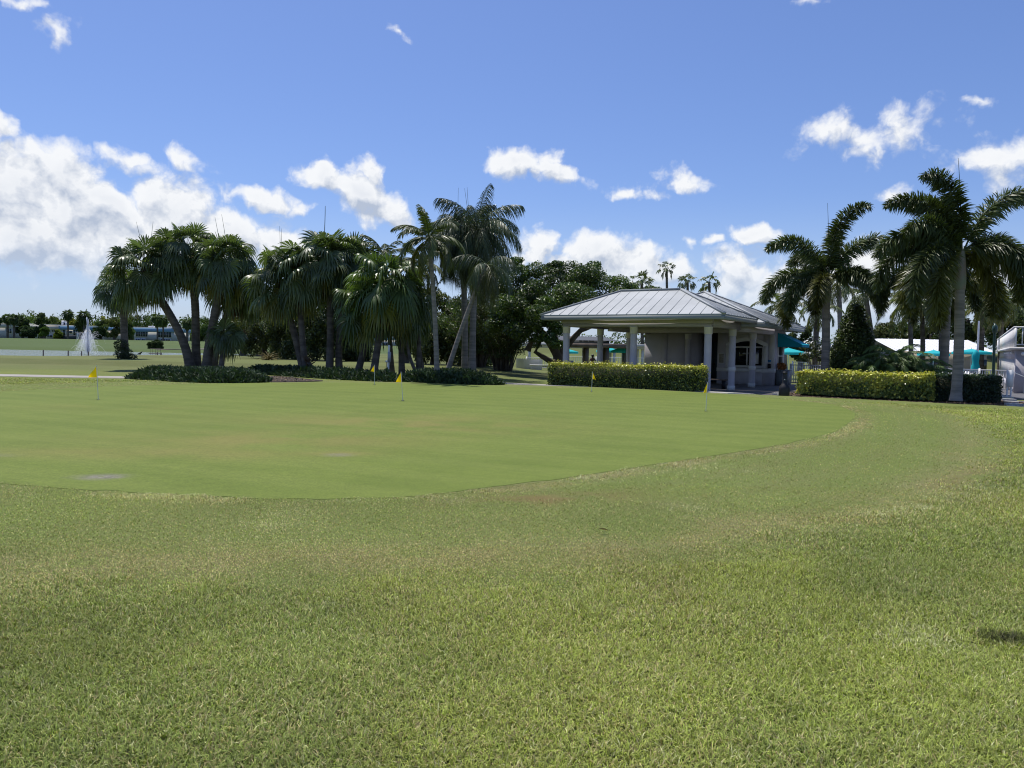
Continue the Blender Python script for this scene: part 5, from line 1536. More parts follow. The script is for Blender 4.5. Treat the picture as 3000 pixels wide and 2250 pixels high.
# trees with bare trunks on the far fairway
for (lab, px, base, top, Z, lean) in (('leaning bare trunked tree on the far fairway right of the left clump', 712, 1042, 905, 88, 12), ('thick trunked tree on the far fairway at the edge of the dark trees', 760, 1038, 890, 86, -4)):
    b = at(px, base, Z); b.z = float(H(b.x, b.y)); s = Z / FPX; rng = np.random.default_rng(px)
    topz = at(px, top, Z).z; c = np.array([b.x + lean * s, b.y, topz - 1.6])
    broad_tree('tree', lab, b, [[b, (b.x + lean * s * .3, b.y, (b.z + topz) / 2), c], [c - [0, 0, 1.2], c + [.6, 0, -.2], c + [1.3, 0, .4]], [c - [0, 0, 1.2], c + [-.6, 0, -.2], c + [-1.3, 0, .4]]], clumps_in(c + [0, 0, .2], (2.6, 2.2, 1.7), 20, rng, (.25, .4)), 4500, .34, 'olive', px, tr=.3)

# ---- trees on the right behind the pool
for (lab, px, top, Z, hw, mt, seed, n) in (
        ('dark broad tree behind the tallest foxtail palm', 2830, 868, 88, 80, 'dark', 11, 12000), ('dark tree behind the far end of the white sided building', 2935, 870, 84, 75, 'broad', 12, 12000),
        ('dark tree at the right edge above the white parapet', 3030, 855, 78, 85, 'dark', 13, 12000), ('low dark tree behind the white roof', 2725, 945, 95, 70, 'dark', 14, 9000),
        ('dark tree behind the white roof left of its neighbour', 2640, 945, 98, 55, 'broad', 15, 8000), ('small tree just past the right end of the rear roof', 2345, 945, 72, 38, 'dark', 17, 5000), ('round dark tree behind the coconut palm on the leaning trunk', 2590, 935, 80, 42, 'olive', 18, 6000)):
    rng = np.random.default_rng(seed * 5); s = Z / FPX; b = at(px, 1075, Z); b.z = float(H(b.x, b.y)); tz = at(px, top, Z).z; hh = tz - b.z
    c = np.array([b.x, b.y, b.z + hh * .6]); Rr = np.array([hw * s, hw * s * .8, hh * .42])
    broad_tree('tree', lab, b, [[b, c - [0, 0, hh * .2], c]], clumps_in(c, Rr, 30, rng, (.22, .36), .9, -.9), n, .30, mt, seed + 40, tint=np.array([[1, 1, 1], [.7, .8, .75], [1.3, 1.25, .9]]), tr=.25, shell=.3)
# white flowered bush (open branches)
b = at(2395, 1075, 47); b.z = -.2
t = thing('flowering_bush', 'open branched bush with white flowers between the awning and the first foxtail', 'bush', b); rng = np.random.default_rng(61); mb = MB(); fl = MB(); lv = MB()
for q in range(16):
    P, _ = curve(b, q * 2.4, R(rng.uniform(50, 85)), rng.uniform(1.6, 2.5), R(-15), 6); mb.tube(P, np.linspace(.05, .02, 6), 5)
    leaf_cloud(lv, [(P[-1], (.35, .35, .25))], 60, .2, rng, (1, 1, 1), .2); leaf_cloud(fl, [(P[-1] + [0, -.05, .12], (.26, .26, .16))], 16, .14, rng, (1, 1, 1), .3, aspect=.9)
mb.build('branches', M['bark_pale'], t); lv.build('foliage', M['olive'], t); fl.build('blossom', leafmat('white_petal', (.8, .8, .76), .7, .2, .2, (1, 1, 1), .05), t)

# ------------------------------------------------------------------ junipers
def juniper(label, poly, hgt, n, seed):
    rng = np.random.default_rng(seed); poly = catmull(poly, 6); c = poly.mean(0); b = Vector((c[0], c[1], float(H(*c))))
    t = thing('juniper_bed', label, 'juniper', b, 'low juniper beds around the palms')
    def hz_(x, y):
        d = -sdf(x, y, poly); return hgt * sst(-.05, .9, d) ** .7 * (.75 + .5 * fbm(x * .9, y * .9, seed, 3))
    lo, hi = poly.min(0), poly.max(0)
    gx_, gy_ = np.meshgrid(np.arange(lo[0] - .3, hi[0] + .3, .25), np.arange(lo[1] - .3, hi[1] + .3, .25)); hh = hz_(gx_.ravel(), gy_.ravel()).reshape(gx_.shape)
    z = H(gx_, gy_) + hh - .16; ny_, nx_ = gx_.shape
    i = np.arange(ny_ - 1)[:, None] * nx_; j = np.arange(nx_ - 1)[None]
    mb = MB(); mb.add(np.stack([gx_, gy_, z], -1).reshape(-1, 3), np.stack([i + j, i + j + 1, i + nx_ + j + 1, i + nx_ + j], -1).reshape(-1, 4), (.6, .6, .6)); mb.build('branches', M['juniper'], t, smooth=True)
    x = rng.uniform(lo[0], hi[0], n * 3); y = rng.uniform(lo[1], hi[1], n * 3); k = sdf(x, y, poly) < 0; x, y = x[k][:n], y[k][:n]; n = len(x)
    zz = H(x, y) + hz_(x, y) - rng.uniform(.0, .16, n)
    az = rng.uniform(0, 6.28, n); e = rng.uniform(.1, 1.1, n); L = rng.uniform(.12, .30, n)
    d = np.stack([np.cos(az) * np.cos(e), np.sin(az) * np.cos(e), np.sin(e)], -1); sd = unit(np.cross(d, rng.normal(size=(n, 3))))
    C = np.stack([x, y, zz], -1); w_ = (L * .17)[:, None]
    V = np.stack([C, C + d * (L * .5)[:, None] + sd * w_, C + d * L[:, None], C + d * (L * .5)[:, None] - sd * w_], 1)
    col = np.array([1, 1, 1]) * (rng.uniform(.6, 1.5, n) * (.7 + .6 * fbm(x * 1.4, y * 1.4, seed + 3, 3)))[:, None]
    mb = MB(); mb.add(V.reshape(-1, 3), np.arange(n)[:, None] * 4 + np.arange(4)[None], np.repeat(col, 4, 0)); mb.build('foliage', M['juniper'], t)


juniper('thick low juniper mound in front of the left palm clump', [(-16.4, 32.3), (-14.5, 31.0), (-12.4, 29.9), (-10.6, 30.4), (-10.1, 31.6), (-11.2, 33.8), (-13.4, 35.2), (-15.8, 34.4)], .38, 20000, 1)
juniper('long low strip of juniper running in front of the middle palm clump', [(-14.2, 39.6), (-11.5, 37.4), (-9, 35.2), (-6.6, 33.6), (-5.0, 33.2), (-5.2, 34.8), (-7.4, 36.4), (-9.6, 38.4), (-12.5, 40.6)], .36, 17000, 2)
juniper('low juniper bed round the feet of the slim grey palm and queen palms', [(-5.2, 33.9), (-3.6, 32.8), (-1.4, 32.4), (-.45, 32.7), (-.7, 33.7), (-2.2, 36.5), (-4.4, 36.4)], .42, 17000, 3)

# fallen curved log, white post with box, litter
b = at(1205, 1100, 38.0); t = thing('log', 'dark fallen palm log lying in the grass behind the juniper bed', 'log', Vector((b.x, b.y, float(H(b.x, b.y)))))
mb = MB(); P = bez([at(1203, 1102, 38), at(1222, 1080, 38), at(1248, 1082, 38), at(1286, 1092, 38)], 12); mb.tube(P, np.linspace(.10, .14, 12), 9); mb.build('trunk', M['bark'], t, smooth=True)
mb = MB(); P = bez([at(1284, 1070, 36.5), at(1278, 1085, 36.5), at(1268, 1092, 36.5)], 6); mb.tube(P, np.linspace(.05, .04, 6), 6); mb.build('branch', M['bark'], t, smooth=True)
b = at(1136, 1104, 36.2); b.z = float(H(b.x, b.y)); tp = at(1140, 1016, 36.2)
t = thing('marker_post', 'white round post with a pale grey sign panel near the middle palm clump', 'post', b)
mb = MB(); mb.tube([b, tp], .052, 12); mb.lathe((tp.x, tp.y, tp.z), [(.052, 0), (.06, .01), (.05, .06), (0, .09)], 12); mb.build('post', M['whitef'], t, smooth=True)
mb = MB(); m1 = at(1141, 1031, 36.1); m2 = at(1141, 1061, 36.1); mb.box((m1.x - .075, m1.y - .06, m2.z), (m1.x + .075, m1.y + .02, m1.z)); mb.build('sign_panel', surf('grey_panel', (.42, .42, .46), .5, .2, 20), t)
b = at(1132, 1058, 36.6)
t = thing('stake', 'small white topped stake beside the round post', 'stake', Vector((b.x, b.y, float(H(b.x, b.y)))))
mb = MB(); mb.tube([(b.x, b.y, float(H(b.x, b.y))), (b.x, b.y, b.z - .05)], .015, 6); mb.build('stake', M['wood'], t)
mb = MB(); mb.lathe((b.x, b.y, b.z - .07), [(0, 0), (.045, .02), (.055, .06), (.04, .10), (0, .115)], 10); mb.build('cap', M['whitef'], t, smooth=True)

# ------------------------------------------------------------------ lake, fountain, far bank


def water_mat():
    m, nt, out = newmat('lake_water')
    b = nd(nt, 'ShaderNodeBsdfPrincipled'); b.inputs['Base Color'].default_value = (.22, .25, .25, 1); b.inputs['Roughness'].default_value = .04; b.inputs['IOR'].default_value = 3.5  # pale base and high IOR stand in for the white glare on the water
    tc = nd(nt, 'ShaderNodeTexCoord'); mp = nd(nt, 'ShaderNodeMapping'); mp.inputs['Scale'].default_value = (.5, 1.4, 1); nt.links.new(tc.outputs['Object'], mp.inputs[0])
    bp = nd(nt, 'ShaderNodeBump'); bp.inputs['Strength'].default_value = .8; bp.inputs['Distance'].default_value = .16
    nt.links.new(noise(nt, 2.2, 4, .6, vec=mp.outputs[0]), bp.inputs['Height']); nt.links.new(bp.outputs[0], b.inputs['Normal'])
    nt.links.new(b.outputs[0], out.inputs[0]); return m


WZ = -.62
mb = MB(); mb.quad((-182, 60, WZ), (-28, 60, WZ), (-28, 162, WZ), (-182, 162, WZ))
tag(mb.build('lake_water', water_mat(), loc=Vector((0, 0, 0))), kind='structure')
rng = np.random.default_rng(12)
fbse = at(258, 1034, 118); fb0 = np.array([fbse.x, fbse.y, WZ]); ftop = at(270, 925, 118).z - WZ
t = thing('fountain', 'white fountain jet with misty spray rising from the lake', 'fountain', Vector(fb0))


def water_white():
    m, nt, out = newmat('water_spray')
    b = nd(nt, 'ShaderNodeBsdfPrincipled'); b.inputs['Base Color'].default_value = (.86, .88, .92, 1); b.inputs['Roughness'].default_value = .4
    tr_ = nd(nt, 'ShaderNodeBsdfTranslucent'); tr_.inputs['Color'].default_value = (.86, .88, .92, 1)
    mx = nd(nt, 'ShaderNodeMixShader'); mx.inputs[0].default_value = .75; nt.links.new(b.outputs[0], mx.inputs[1]); nt.links.new(tr_.outputs[0], mx.inputs[2]); nt.links.new(mx.outputs[0], out.inputs[0]); return m


SPR = water_white()
MIST = SPR.copy(); MIST.name = 'water_mist'
_n = MIST.node_tree; _o = [q for q in _n.nodes if q.type == 'OUTPUT_MATERIAL'][0]; _m = [q for q in _n.nodes if q.type == 'MIX_SHADER'][0]
_t = _n.nodes.new('ShaderNodeBsdfTransparent'); _x = _n.nodes.new('ShaderNodeMixShader'); _x.inputs[0].default_value = .42
_n.links.new(_t.outputs[0], _x.inputs[1]); _n.links.new(_m.outputs[0], _x.inputs[2]); _n.links.new(_x.outputs[0], _o.inputs[0])
S.cycles.transparent_max_bounces = 24


def ballistic(v0, el, az, T_, n=14):
    tt = np.linspace(0, T_, n); return np.stack([fb0[0] + v0 * math.cos(el) * math.cos(az) * tt - .12 * tt ** 2, fb0[1] + v0 * math.cos(el) * math.sin(az) * tt, fb0[2] + v0 * math.sin(el) * tt - 4.9 * tt ** 2], -1)


mb = MB(); vt = math.sqrt(2 * 9.8 * ftop)
for q in range(26):
    v_ = vt * rng.uniform(.8, 1.0); P = ballistic(v_, R(rng.uniform(88.6, 90)), rng.uniform(0, 6.28), v_ / 9.8 * rng.uniform(.9, 1.05)); mb.tube(P, np.linspace(.055, .02, 14), 4, cap=False)
mb.build('jet', SPR, t)
mb = MB()
for q in range(190):
    v_ = vt * rng.uniform(.38, .80) if q % 3 else vt * rng.uniform(.3, .55); el = R(rng.uniform(74, 89)) if q % 9 else R(rng.uniform(64, 75)); az = rng.uniform(0, 6.28)
    P = ballistic(v_, el, az, 2 * v_ * math.sin(el) / 9.8 * rng.uniform(.5, 1.0)); mb.tube(P, np.linspace(.020, .010, 14), 3, cap=False)
# droplets of the drifting spray
n = 10000; tt = rng.beta(1.5, 1.7, n); hgt_ = ftop * .70 * tt; rr_ = (.25 + 1.75 * (1 - tt) ** 1.1) * np.sqrt(rng.random(n)); a = rng.uniform(0, 6.28, n)
c = np.stack([fb0[0] + rr_ * np.cos(a) - .35 * (1 - tt), fb0[1] + rr_ * np.sin(a), WZ + hgt_], -1); s_ = rng.uniform(.015, .034, n)[:, None]
d1 = unit(rng.normal(size=(n, 3))); d2 = unit(np.cross(d1, rng.normal(size=(n, 3))))
mb.add(np.stack([c - d1 * s_, c + d2 * s_, c + d1 * s_, c - d2 * s_], 1).reshape(-1, 3), np.arange(n)[:, None] * 4 + np.arange(4)[None])
mb.build('spray', MIST, t)
# posts standing at the near shore
for q, (px, py) in enumerate(((126, 1026), (199, 1028), (238, 1030), (258, 1031), (342, 1032), (460, 1033), (471, 1034))):
    b = at(px, py + 8, 96); lab = ('leftmost short dark post in the lake', 'dark post in the lake between the leftmost post and fountain', 'dark post in the lake just left of the fountain', 'dark post in the lake in front of the fountain', 'dark post in the lake left of the lone palm', 'dark post in the lake by the dark bird', 'dark post in the lake right of the one by the bird')[q]
    mb = MB(); mb.tube([(b.x, b.y, -1.6), (b.x + .05, b.y, at(px, py - 1, 96).z)], .08, 8); tag(mb.build('lake_post', M['wood'], smooth=True), lab, 'post', 'short dark posts standing in the lake')
# low dock railing in the inlet
t = thing('dock', 'low wooden dock with a rail at the right end of the lake', 'dock', Vector(at(455, 1030, 120)))
p0, p1 = at(440, 1027, 120), at(470, 1027, 120)
mb = MB(); mb.box((p0.x, p0.y - .5, -.4), (p1.x, p0.y + .5, -.3)); mb.build('deck', M['wood'], t)
mb = MB(); mb.tube([(p0.x, p0.y, .45), (p1.x, p1.y, .45)], .03, 6)
for x in np.linspace(p0.x, p1.x, 5): mb.tube([(x, p0.y, -1.0), (x, p0.y, .45)], .025, 6)
mb.build('rail', M['wood'], t)
# eroded bank patch
BK = surf('bank_soil', (.115, .10, .07), .95, .4, .4, .6, 3, color2=(.07, .075, .045))
p0, p1 = at(470, 1022, 155), at(600, 1020, 155)
sheet('bank', catmull([(p0.x, 153), (p0.x + 3, 164), (p0.x + 6, 176), ((p0.x + p1.x) / 2, 182), (p1.x + 2, 176), (p1.x + 3, 160), ((p0.x + p1.x) / 2, 154)], 4), BK, .05)

# far apartment blocks
M['bwall'] = surf('cream_wall', (.56, .51, .44), .85, .08, .3); M['bgrey'] = surf('grey_wall', (.50, .50, .47), .85, .08, .3)
M['bblue'] = surf('blue_fascia', (.17, .31, .52), .6, .08, .3); M['broof'] = surf('white_roof', (.78, .78, .78), .7, .08, .3); M['bglass'] = surf('dark_glazing', (.035, .045, .05), .25, .2, .4, spec=.6)
M['bscreen'] = surf('dark_screen', (.05, .06, .075), .8, .2, 1)


def block(label, px0, px1, Z, top, base, wall, fascia, wins, roofbits, depth=14, fh=1.5):
    a, b = at(px0, top, Z), at(px1, top, Z); z1 = a.z; z0 = float(H((a.x + b.x) / 2, Z)) - .3; s = Z / FPX; xm = (a.x + b.x) / 2
    t = thing('apartment_block', label, 'building', Vector((xm, Z + depth / 2, z0)), 'two storey apartment blocks beyond the lake')
    mb = MB(); mb.box((a.x, Z, z0), (b.x, Z + depth, z1 - fh - .25)); mb.build('wall', wall, t)
    mb = MB(); mb.box((a.x - .25, Z - .4, z1 - fh - .25), (b.x + .25, Z + depth + .3, z1 - .25)); mb.build('fascia', fascia, t)
    mb = MB(); mb.box((a.x - .35, Z - .5, z1 - .25), (b.x + .35, Z + depth + .4, z1)); rf = mb.build('roof', M['broof'], t)
    for (q0, w_, h_) in roofbits:
        x = at(q0, top, Z).x; mb = MB(); mb.box((x, Z + 3, z1), (x + w_, Z + 4.5, z1 + h_)); mb.build('vent', M['broof'], rf)
    for (q0, q1, y0, y1, k) in wins:
        c0, c1 = at(q0, y0, Z), at(q1, y1, Z); hi_, lo_ = c0.z, max(c1.z, z0 + .1)
        mb = MB(); mb.box((c0.x - .12, Z - .10, lo_ - .12), (c1.x + .12, Z - .004, hi_ + .12)); w_ = mb.build('window', M['broof'], t)
        mb = MB(); nn_ = max(1, k); ww = (c1.x - c0.x) / nn_
        for i_ in range(nn_): mb.box((c0.x + ww * i_ + .06, Z - .13, lo_), (c0.x + ww * (i_ + 1) - .06, Z - .101, hi_))
        mb.build('pane', M['bglass'], w_)
    return t


block('grey block at the far left edge behind two palms', -70, 36, 262, 944, 988, M['bgrey'], M['bgrey'], [(22, 35, 963, 976, 2), (-30, -8, 963, 976, 3)], [(5, 2, .5)])
block('cream block with a white roof between the dark trees and the blue one', 134, 176, 262, 951, 988, M['bwall'], M['bwall'], [(142, 149, 965, 972, 1), (151, 162, 965, 972, 2), (164, 168, 965, 971, 1), (138, 153, 981, 987, 2)], [(165, 1.2, 1.6), (171, 1.0, .9)])
block('blue banded block behind the fountain', 176, 300, 256, 953, 990, M['bwall'], M['bblue'], [(184, 192, 967, 981, 1), (215, 240, 964, 982, 4), (203, 212, 970, 976, 1), (260, 292, 964, 982, 5)], [(212, 1.5, .6)], fh=1.25)
block('blue banded block seen below the left palm clump', 392, 505, 258, 958, 1000, M['bgrey'], M['bblue'], [(398, 433, 969, 986, 5), (463, 503, 972, 988, 5), (398, 410, 992, 1000, 2), (415, 425, 992, 1000, 2), (470, 500, 993, 999, 4)], [(422, 1.6, .5), (480, 1.2, .4)], fh=1.35)
block('grey block with light blue band glimpsed between slanting palm trunks', 1085, 1215, 215, 983, 1022, M['bgrey'], surf('pale_blue', (.28, .40, .50), .7, .06, .4), [(1095, 1106, 998, 1004, 1), (1086, 1098, 1017, 1021, 2), (1120, 1145, 1004, 1012, 3), (1180, 1200, 1006, 1014, 2)], [], fh=1.0)
block('pale block hidden behind the tree trunks between the clumps', 715, 765, 235, 985, 1012, M['bgrey'], M['bgrey'], [(735, 745, 993, 1005, 1)], [], fh=.8)
# dark screen wall before the blue block
p0, p1 = at(171, 982, 246), at(232, 982, 246)
mb = MB(); mb.box((p0.x, 245.6, float(H(p0.x, 246)) - .3), (p1.x, 246.2, at(171, 981, 246).z)); tag(mb.build('screen_wall', M['bscreen']), 'long dark screen fence in front of the blue banded block', 'fence')
p0 = at(228, 975, 240); mb = MB(); mb.box((p0.x - .3, 239.8, float(H(p0.x, 240)) - .2), (p0.x + .3, 240.2, p0.z)); tag(mb.build('marker_post', M['whitef']), 'white post at the right end of the dark screen fence', 'post')

# far trees, each its own
def far_tree(label, px, top, base, Z, hw, tint, seed, palm=False, trunk=.35, n=4000, mat='fartree', lowf=.42):
    rng = np.random.default_rng(seed); s = Z / FPX; b = at(px, base, Z); b.z = float(H(b.x, b.y)); tz = at(px, top, Z).z; hh = tz - b.z; w_ = hw * s
    if palm:
        t = thing('fan_palm', label, 'palm tree', b, 'trees beyond the lake'); c = np.array([b.x, b.y, tz - w_ * .75])
        mb = MB(); mb.tube(bez([b, (b.x + .1, b.y, (b.z + tz) / 2), c], 6), trunk, 7); mb.build('trunk', M['bark'], t, smooth=True)
        mb = MB()
        for q in range(30):
            fan_leaf(mb, c, q * 2.4, R(85 - 150 * ((q + .5) / 30)), w_ * .42, w_ * .66, rng, .35, 12, np.array(tint) * rng.uniform(.8, 1.2), spread=110)
        mb.build('crown', M[mat], t); return t
    lo_ = b.z + hh * lowf * .8 - .2; c = np.array([b.x, b.y, (lo_ + tz) / 2]); Rr = np.array([w_, w_ * .8, (tz - lo_) * .55])
    return broad_tree('tree', label, b, [[b, c - [0, 0, hh * .15], c]], clumps_in(c, Rr, 22, rng, (.26, .42), .9, -.9), max(n, 3500), .55, mat, seed, group='trees beyond the lake', tr=trunk, tint=tint, shell=.4)


G_ = (.55, .62, .6); D_ = (.48, .55, .50)
far_tree('palm before the grey block at the far left edge', 22, 918, 989, 240, 19, D_, 1, True)
far_tree('palm right of the one before the grey block', 41, 919, 990, 238, 20, D_, 2, True)
far_tree('palm cut by the left edge of the picture', -4, 925, 988, 242, 16, D_, 3, True)
far_tree('shaggy dark palm right of the pair by the grey block', 66, 925, 988, 246, 20, (.38, .46, .45), 4, False, lowf=.1)
far_tree('light green tree standing above the dark ones at the left', 88, 912, 985, 275, 34, (.8, .95, .6), 5, lowf=.2, n=2200)
far_tree('dark round tree left of the cream block', 123, 919, 988, 244, 22, D_, 6, lowf=.3, n=2200)
far_tree('dark bluish bush mass under the palms at the left', 90, 955, 988, 243, 30, (.32, .42, .46), 7, lowf=.0, n=1800)
far_tree('bright green small tree at the left corner of the cream block', 130, 958, 991, 236, 12, (.75, .95, .5), 8, lowf=.25, n=900)
far_tree('pale olive tree above the cream block', 160, 925, 985, 300, 24, (1.0, 1.0, .75), 9, lowf=.1)
far_tree('olive tree behind the blue banded block', 190, 930, 985, 302, 20, (.8, .8, .6), 10, lowf=.1)
far_tree('tall thin trunked palm in front of the blue banded block', 199, 906, 992, 236, 20, D_, 11, True, .28)
far_tree('round headed dark palm left of the fountain top', 246, 906, 988, 238, 26, D_, 12, True, .35)
far_tree('bushy grey palm under the round headed dark palm', 236, 932, 985, 240, 22, (.55, .58, .55), 13, True)
far_tree('yellow flowering tree behind the fountain', 215, 932, 985, 300, 15, (2.0, 1.55, .55), 14, lowf=.1)
far_tree('yellow topped tree right of the fountain', 300, 928, 985, 290, 26, (1.7, 1.35, .6), 15, lowf=.1)
far_tree('yellow green bush before the cream block', 169, 966, 990, 245, 12, (1.4, 1.35, .5), 16, lowf=.0, n=700)
far_tree('dark green tree right of the fountain with low branches', 295, 938, 993, 238, 24, (.5, .62, .5), 17, lowf=.05, n=2200)
far_tree('brown tinged tree left of the lone lake palm', 335, 930, 1000, 232, 24, (.72, .66, .5), 18, lowf=.15, n=2000)
far_tree('green tree behind the lone lake palm', 372, 928, 998, 240, 22, (.55, .68, .5), 19, lowf=.1, n=1800)
far_tree('feathery palm before the blue block, left one', 461, 916, 1000, 226, 24, (.55, .66, .5), 20, True, .25)
far_tree('feathery palm before the blue block, right one', 478, 922, 1000, 230, 20, (.55, .62, .5), 21, True, .25)
far_tree('dark bush on the eroded bank below the blue block', 455, 998, 1024, 158, 24, (.42, .5, .45), 22, lowf=.0, n=2200)
far_tree('palm between leaning trunk and straight trunk of the left clump', 548, 930, 1012, 200, 22, (.5, .58, .5), 23, True, .3)
far_tree('tree behind the left clump trunks', 600, 925, 1010, 240, 34, (.6, .72, .5), 24, lowf=.1, n=2000)
far_tree('olive tree right of the left clump trunks', 690, 915, 1010, 235, 40, (.8, .85, .5), 25, lowf=.1, n=2200)
far_tree('tall dark pine like tree above the blue block', 420, 920, 995, 320, 30, (.5, .6, .5), 26, lowf=.2)
far_tree('tall dark tree left of the pine like one above the blue block', 385, 922, 995, 322, 24, (.5, .62, .5), 27, lowf=.2)
far_tree('dark tree above the pale blue banded block', 1110, 945, 1020, 240, 40, (.55, .66, .45), 28, lowf=.1)
far_tree('tree far right of the pale blue banded block', 1190, 950, 1020, 245, 40, (.5, .6, .45), 29, lowf=.1)

# distant wood closing the horizon
mb = MB(); rng = np.random.default_rng(99); cs = []
for q in range(130):
    px = (-260 + q * 17.0) if q < 95 else 1355 + (q - 95) * 58.0; Z = rng.uniform(340, 400); b = at(px, 1000, Z); hh = rng.uniform(9.5, 15) * (1.0 if px < 900 else .9); zb = float(H(b.x, b.y))
    cs.append((np.array([b.x, b.y, zb + hh * .5]), (rng.uniform(4, 8), 4, hh * .5)))
    cs.append((np.array([b.x + rng.uniform(-3, 3), b.y, zb + hh * .25]), (6, 4, hh * .3)))
leaf_cloud(mb, cs, 70000, 1.3, rng, np.array([[.7, .8, .6], [.55, .66, .55], [.9, .9, .65]]), shell=.25)
tag(mb.build('treeline', M['fartree']), 'far wood closing off the fairways behind the apartment blocks', 'wood', kind='stuff')

# birds on the near bank
def bird(label, px, py, Z, mat, L, seed):
    b = at(px, py, Z); z = float(H(b.x, b.y)); t = thing('bird', label, 'bird', Vector((b.x, b.y, z)))
    me = bpy.data.meshes.new('body'); pts = [(0, 0, L * .5), (L * .35, 0, L * .72), (L * .55, 0, L * .95), (L * .72, 0, L * .93), (-L * .35, 0, L * .38), (-L * .7, 0, L * .22), (.0, L * .08, .0), (.0, -L * .08, .0)]
    ed = [(0, 1), (1, 2), (2, 3), (0, 4), (4, 5), (0, 6), (0, 7)]; me.from_pydata(pts, ed, []); o = bpy.data.objects.new('body', me); COL.objects.link(o)
    md = o.modifiers.new('skin', 'SKIN'); rad = [.22, .16, .10, .03, .18, .06, .03, .03]
    for k, v in enumerate(me.skin_vertices[0].data): v.radius = (rad[k] * L, rad[k] * L)
    me.skin_vertices[0].data[0].use_root = True
    o.modifiers.new('sub', 'SUBSURF').levels = 1; me.materials.append(mat); o.parent = t
    return t


bird('dark bird standing on the near bank of the lake with a lowered tail', 410, 1038, 80, M['black'], .42, 1)
bird('white bird on the near bank of the lake by the fountain', 287, 1041, 76, M['whitef'], .28, 2)
bird('white bird in the grass behind the left clump trunks', 559, 1049, 68, M['whitef'], .3, 3)
# ------------------------------------------------------------------ pool side
def picket_fence(label, p, q, z, h, gap=.115, posts=2.0, group='white picket fences round the pool', mat='whitef', pr=.016):
    p, q = np.array(p, float), np.array(q, float); L = np.linalg.norm(q - p); ax = (q - p) / L; nx_ = np.array([-ax[1], ax[0]])
    f = lambda a, b, c: (p[0] + ax[0] * a + nx_[0] * b, p[1] + ax[1] * a + nx_[1] * b, z + c)
    t = thing('picket_fence', label, 'fence', Vector(((p[0] + q[0]) / 2, (p[1] + q[1]) / 2, z)), group)
    mb = MB(); mb.box((0, -.035, h - .05), (L, .035, h), T=f); mb.box((0, -.02, .10), (L, .02, .15), T=f); mb.build('rail', M[mat], t)
    mb = MB()
    for a in np.arange(gap / 2, L, gap): mb.box((a - pr, -.014, .151), (a + pr, .014, h - .051), T=f)
    mb.build('pickets', M[mat], t)
    n = int(L / posts) + 1
    for a in np.linspace(0, L, n):
        mb = MB(); mb.box((a - .045, -.045, -.1), (a + .045, .045, h + .05), T=f); mb.build('post', M[mat], t)
    return t


picket_fence('white picket fence from the awning wall to behind the tallest foxtail palm', P2(7.35, 12.95), P2(16.3, 12.6), FLOOR, 1.13)
picket_fence('white picket fence with flat top rail right of the tallest foxtail palm', (22.2, 39.2), (26.3, 37.4), FLOOR, 1.1)
picket_fence('white picket fence at the far side seen under the spreading tree', (1.2, 64.5), (4.6, 64.0), FLOOR, 1.0, .16, group=None)
picket_fence('white picket fence beyond the pool seen between the pavilion columns', (4.6, 66.0), (12.5, 65.0), FLOOR + .1, 1.0, .16, group=None)
picket_fence('low white fence far behind the first foxtail palm', (22.5, 61), (29, 58), FLOOR, 1.05, .16, group=None)
# white curved skirt panel and boxes left of the trunk
b = at(1525, 1080, 62); mb = MB(); th = np.linspace(R(205), R(300), 14); cx_, cy_ = b.x + 1.0, b.y + 1.2
for k in range(13):
    mb.add([(cx_ + 1.5 * math.cos(a), cy_ + 1.5 * math.sin(a), z) for a, z in ((th[k], FLOOR), (th[k + 1], FLOOR), (th[k + 1], .62), (th[k], .75 - .0 * k))], [[0, 1, 2, 3]])
    mb.add([(cx_ + 1.46 * math.cos(a), cy_ + 1.46 * math.sin(a), z) for a, z in ((th[k], FLOOR), (th[k + 1], FLOOR), (th[k + 1], .62), (th[k], .75))], [[3, 2, 1, 0]])
tag(mb.build('canvas_screen', M['whitep'], smooth=True), 'curved white screen beside the dark bamboo trunks', 'screen')
p0 = at(1588, 1081, 61); t = thing('bench', 'white bench seat beneath the spreading tree by the fence', 'bench', Vector((p0.x, p0.y, FLOOR)))
mb = MB(); mb.box((p0.x - 1.0, p0.y - .25, .18), (p0.x + .6, p0.y + .25, .25)); mb.build('seat', M['whitef'], t)
for dx in (-.9, .45):
    mb = MB(); mb.box((p0.x + dx, p0.y - .2, FLOOR), (p0.x + dx + .08, p0.y + .2, .18)); mb.build('leg', M['whitef'], t)

# white shade shelter beyond the pool and timber pergola before it
def shelter(name, label, x0, x1, y0, y1, z0, z1, th_, mat, npost, pr, lip=.0):
    t = thing(name, label, 'shelter', Vector(((x0 + x1) / 2, (y0 + y1) / 2, z0)))
    mb = MB(); mb.box((x0, y0, z1 - th_), (x1, y1, z1)); 
    if lip: mb.box((x0 - .15, y0 - .15, z1 - th_ * .45), (x1 + .15, y0 - .004, z1 + .05))
    mb.build('roof', mat, t)
    for x in np.linspace(x0 + .3, x1 - .3, npost):
        for y in (y0 + .3, y1 - .3):
            mb = MB(); mb.box((x - pr, y - pr, z0 - .1), (x + pr, y + pr, z1 - th_)); mb.build('post', mat, t)
    return t


shelter('shade_shelter', 'long white shade shelter on square posts beyond the pool', 1.3, 12.5, 71, 74.5, FLOOR, 2.05, .42, M['whitep'], 5, .11, .1)
shelter('pergola', 'brown timber pergola seen between the pavilion columns', 3.9, 9.2, 58.5, 61, FLOOR, 2.02, .34, M['wood'], 4, .13)
